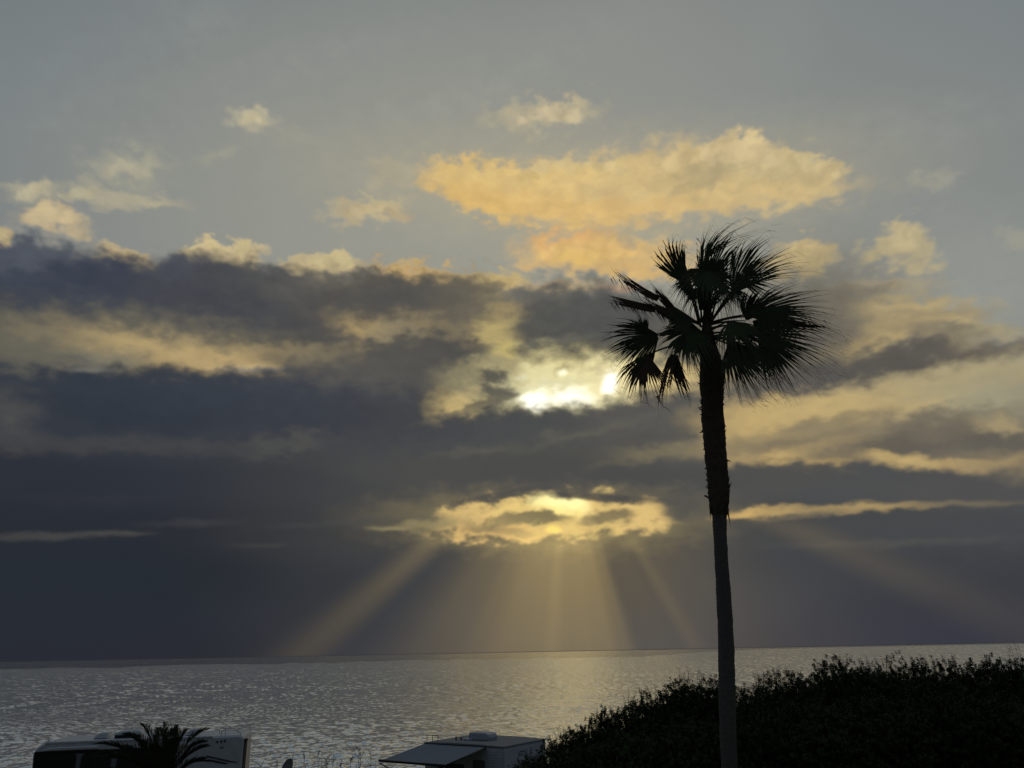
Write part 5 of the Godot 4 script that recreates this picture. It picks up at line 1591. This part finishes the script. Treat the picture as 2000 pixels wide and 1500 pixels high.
	var rail := [Vector3(7.40, 3.64, 0), Vector3(7.40, 3.80, 0), Vector3(7.44, 3.85, 0), Vector3(7.75, 3.86, 0), Vector3(8.08, 3.83, 0), Vector3(8.20, 3.74, 0), Vector3(8.24, 3.60, 0)]
	for z in [-0.12, -1.1]:
		var ps := []
		for p in rail:
			ps.append(p + Vector3(-0.25 if z < -1.0 else 0.0, 0, z))
		bar("roof_rail", t, metal, ps, 0.016)
	bar("rail_post", t, metal, [Vector3(7.58, 3.64, -0.12), Vector3(7.58, 3.855, -0.12)], 0.013)
	box("rear_panel", t, mottled_grey, rect(-2.35, 0.7, -0.15, 3.35), 0.0, 0.012, 0.004).transform = Transform3D(Basis(Vector3(0, 0, 1), Vector3.UP, Vector3(1, 0, 0)), Vector3(8.402, 0, 0))
	box("rear_bracket", t, frame, [Vector2(8.402, 3.40), Vector2(8.47, 3.40), Vector2(8.55, 3.46), Vector2(8.55, 3.52), Vector2(8.402, 3.52)], -0.25, -0.05, 0.01)
	bar("rear_ladder", t, frame, [Vector3(8.44, 3.45, -0.15), Vector3(8.45, 0.7, -0.15)], 0.026)
	bar("rear_ladder", t, frame, [Vector3(8.44, 3.45, -0.60), Vector3(8.45, 0.7, -0.60)], 0.026)
	# marker lamps, badge and swooshes at the rear
	for x in [7.29, 7.45, 7.60]:
		var st := begin()
		tube(st, [Vector3(x, 3.445 + (x - 7.29) * 0.06, 0.002), Vector3(x, 3.445 + (x - 7.29) * 0.06, 0.03)], [0.045, 0.035], 14)
		obj("vent_cap", finish(st), dark, t)
	box("badge", t, mat(0.05, 0.06, 0.08, 0.4), [Vector2(7.40, 3.29), Vector2(7.46, 3.24), Vector2(7.50, 3.23), Vector2(7.60, 3.29), Vector2(7.56, 3.22), Vector2(7.50, 3.19), Vector2(7.43, 3.20)], 0.003, 0.008, 0.0)
	box("stripe", t, mat(0.10, 0.11, 0.13, 0.4), [Vector2(6.9, 2.98), Vector2(7.25, 2.90), Vector2(8.20, 2.69), Vector2(8.20, 2.66), Vector2(7.8, 2.70), Vector2(7.2, 2.84), Vector2(6.9, 2.90)], 0.003, 0.008, 0.0)
	box("stripe", t, mat(0.05, 0.055, 0.07, 0.4), [Vector2(7.0, 2.84), Vector2(7.45, 2.75), Vector2(7.85, 2.655), Vector2(7.70, 2.63), Vector2(7.3, 2.70), Vector2(6.9, 2.80)], 0.003, 0.008, 0.0)
	box("door", t, white, round_rect(7.1, 0.62, 7.75, 2.55, 0.05), 0.003, 0.02, 0.006)
	for x in [1.35, 5.9, 6.85]:
		wheel(t, Vector3(x, 0.48, -0.10), 0.48, rubber, metal)
		wheel(t, Vector3(x, 0.48, -2.40), 0.48, rubber, metal)
	box("front_bumper", t, dark, round_rect(-0.3, 0.35, 0.05, 0.75, 0.06), -2.4, -0.1, 0.03)


func build_trailer() -> void:
	var white := speckle(mat(1, 1, 1, 0.5, 0.5), Color(0.50, 0.53, 0.57), Color(0.62, 0.65, 0.68), 0.01, 0.5, 61)
	var roof_m := speckle(mat(1, 1, 1, 0.8, 0.3), Color(0.20, 0.205, 0.21), Color(0.32, 0.325, 0.33), 0.03, 1.0, 62)
	var cloth := speckle(mat(1, 1, 1, 0.85, 0.3), Color(0.16, 0.18, 0.22), Color(0.27, 0.295, 0.33), 0.02, 0.8, 63)
	var dark := mat(0.02, 0.02, 0.022, 0.5, 0.4)
	var metal := mat(0.35, 0.36, 0.38, 0.4, 0.5, 0.6)
	var shell := speckle(mat(1, 1, 1, 0.5, 0.5), Color(0.40, 0.42, 0.46), Color(0.52, 0.54, 0.57), 0.02, 1.0, 64)
	var rubber := mat(0.02, 0.02, 0.02, 0.9, 0.3)
	# the long wall with the awning is local z = 0 and runs along +x
	var t := thing("travel_trailer", "small white travel trailer with a dark awning out beside the shrubs", "trailer", Vector3(-4.00, 13.3, -35.97), -33.31)
	const LONG := 4.05
	const WIDE := 3.2
	box("body", t, white, [Vector2(0, 0.5), Vector2(LONG, 0.5), Vector2(LONG, 3.10), Vector2(0, 3.10)], -WIDE, 0.0, 0.03)
	var st := begin()
	slab(st, [Vector2(-0.03, 3.103), Vector2(-0.03, 3.15), Vector2(1.2, 3.19), Vector2(2.8, 3.19), Vector2(LONG + 0.03, 3.15), Vector2(LONG + 0.03, 3.103)], -WIDE - 0.03, 0.03, 0.02)
	obj("roof", finish(st), roof_m, t)
	# corrugated siding
	for k in 24:
		var y := 0.62 + k * 0.1
		box("siding_board", t, white, rect(3.22, y, LONG - 0.01, y + 0.086), 0.002, 0.016, 0.006)
	for k in 24:
		var y := 0.62 + k * 0.1
		var o := box("siding_board", t, white, rect(0.02, y, WIDE - 0.02, y + 0.086), 0.002, 0.016, 0.006)
		o.transform = Transform3D(Basis(Vector3(0, 0, -1), Vector3.UP, Vector3(1, 0, 0)), Vector3(LONG, 0, 0))
	# lettering swash on the end wall
	for sw in [[[0.95, 2.78], [1.2, 2.84], [1.5, 2.82], [1.75, 2.90], [1.5, 2.86], [1.2, 2.88]], [[0.9, 2.62], [1.2, 2.70], [1.7, 2.66], [1.2, 2.74]], [[1.0, 2.70], [1.1, 2.79], [1.6, 2.77], [1.15, 2.75]]]:
		var ps := []
		for p in sw:
			ps.append(Vector2(p[0], p[1]))
		var o := box("swash", t, mat(0.10, 0.12, 0.16, 0.4), ps, 0.018, 0.022, 0.0)
		o.transform = Transform3D(Basis(Vector3(0, 0, -1), Vector3.UP, Vector3(1, 0, 0)), Vector3(LONG, 0, 0))
	# wall under the awning: door and window
	var door := box("door", t, mat(0.12, 0.12, 0.13, 0.5), round_rect(2.55, 0.6, 3.15, 2.6, 0.06), 0.003, 0.03, 0.006)
	box("handle", door, metal, rect(3.04, 1.5, 3.09, 1.62), 0.031, 0.06, 0.004)
	var win := box("window", t, dark, round_rect(0.8, 1.6, 2.1, 2.4, 0.08), 0.003, 0.02, 0.004)
	box("pane", win, mat(0.012, 0.013, 0.015, 0.08), round_rect(0.85, 1.65, 2.05, 2.35, 0.06), 0.021, 0.026, 0.002)
	# awning: cloth with a slight sag, roller, arms
	var awn := part("awning", t)
	const OUT := 2.72
	const DROP := 0.36
	const A0 := 0.02
	const A1 := 3.2
	st = begin(true)
	for j in 10:
		for i in 20:
			var c := []
			for d in [[0, 0], [1, 0], [1, 1], [0, 1]]:
				var u: float = (i + d[0]) / 20.0
				var v: float = (j + d[1]) / 10.0
				var sag := 0.035 * sin(PI * u) * sin(PI * v) + 0.006 * sin(v * 22.0 + u * 3.0) * sin(PI * u)
				c.append(Vector3(lerpf(A0, A1, u), 3.10 - DROP * v - sag, 0.04 + OUT * v))
			quad(st, c[0], c[1], c[2], c[3])
	obj("cloth", finish(st), cloth, awn)
	bar("roller", awn, dark, [Vector3(A0 - 0.06, 3.10 - DROP, 0.06 + OUT), Vector3(A1 + 0.06, 3.10 - DROP, 0.06 + OUT)], 0.045, 10)
	bar("rail", awn, dark, [Vector3(A0, 3.11, 0.05), Vector3(A1, 3.11, 0.05)], 0.022)
	for x in [A0 - 0.02, A1 + 0.02]:
		bar("rafter", awn, dark, [Vector3(x, 3.06, 0.05), Vector3(x, 3.07 - DROP, 0.03 + OUT)], 0.02)
		bar("arm", awn, metal, [Vector3(x, 1.3, 0.06), Vector3(x, 3.02 - DROP, 0.05 + OUT)], 0.024)
	# on the roof
	st = begin(true)
	var ac := part("air_conditioner", t, Vector3(2.02, 3.19, -1.41))
	box("shroud", ac, shell, [Vector2(-0.50, 0.0), Vector2(-0.53, 0.10), Vector2(-0.50, 0.27), Vector2(-0.42, 0.31), Vector2(0.36, 0.31), Vector2(0.50, 0.25), Vector2(0.55, 0.14), Vector2(0.52, 0.0)], -0.34, 0.34, 0.04)
	box("seam", ac, dark, rect(-0.44, 0.02, -0.425, 0.305), 0.335, 0.345, 0.0)
	for x in [0.02, 0.33, 0.62]:
		bar("roof_rail", t, dark, [Vector3(x, 3.12, -0.1), Vector3(x, 3.42, -0.1)], 0.013)
	bar("roof_rail", t, dark, [Vector3(0.0, 3.42, -0.1), Vector3(0.64, 3.42, -0.1)], 0.013)
	box("roof_vent", t, shell, round_rect(1.35, 3.18, 1.75, 3.26, 0.02), -1.3, -0.9, 0.015)
	for x in [1.05, 1.32]:
		bar("vent_pipe", t, dark, [Vector3(x, 3.15, -0.8), Vector3(x, 3.34, -0.8)], 0.03)
	for x in [1.5, 2.35]:
		wheel(t, Vector3(x, 0.36, -0.05), 0.36, rubber, metal)
		wheel(t, Vector3(x, 0.36, -3.14), 0.36, rubber, metal)
	bar("hitch", t, dark, [Vector3(LONG - 0.1, 0.5, -1.25), Vector3(LONG + 1.1, 0.45, -1.25)], 0.05)
	bar("hitch_leg", t, dark, [Vector3(LONG + 0.9, 0.5, -1.25), Vector3(LONG + 0.9, 0.0, -1.25)], 0.04)


func build_dish() -> void:
	var at := Vector3(-6.49, 17.00, -24.0)
	var grey := mat(0.20, 0.20, 0.17, 0.6, 0.4)
	var dark := mat(0.03, 0.03, 0.03, 0.6, 0.4)
	var foot := Vector3(at.x, ground_at(at.x, at.z), at.z)
	var t := thing("satellite_dish", "grey oval satellite dish on a pole between motorhome and weeds", "satellite dish", foot)
	var top := at.y - foot.y
	bar("pole", t, dark, [Vector3(0, -0.2, 0), Vector3(0, top - 0.05, 0)], 0.025)
	var st := begin(true)
	var turn := Basis(Vector3.UP, deg_to_rad(-38.0)) * Basis(Vector3.RIGHT, deg_to_rad(-22.0))
	var rings := []
	for j in 7:
		var ring := []
		var q := j / 6.0
		for i in 30:
			var a := TAU * i / 30.0
			ring.append(turn * Vector3(cos(a) * q * 0.235, sin(a) * q * 0.28, 0.07 * q * q) + Vector3(0, top, 0.05))
		rings.append(ring)
	for j in 6:
		for i in 30:
			var k := (i + 1) % 30
			quad(st, rings[j][i], rings[j + 1][i], rings[j + 1][k], rings[j][k])
	obj("reflector", finish(st), grey, t)
	bar("feed_arm", t, dark, [turn * Vector3(0, -0.27, 0.06) + Vector3(0, top, 0.05), turn * Vector3(0, -0.18, 0.34) + Vector3(0, top, 0.05)], 0.012)
	bar("feed_horn", t, dark, [turn * Vector3(0, -0.20, 0.31) + Vector3(0, top, 0.05), turn * Vector3(0, -0.13, 0.36) + Vector3(0, top, 0.05)], 0.028)
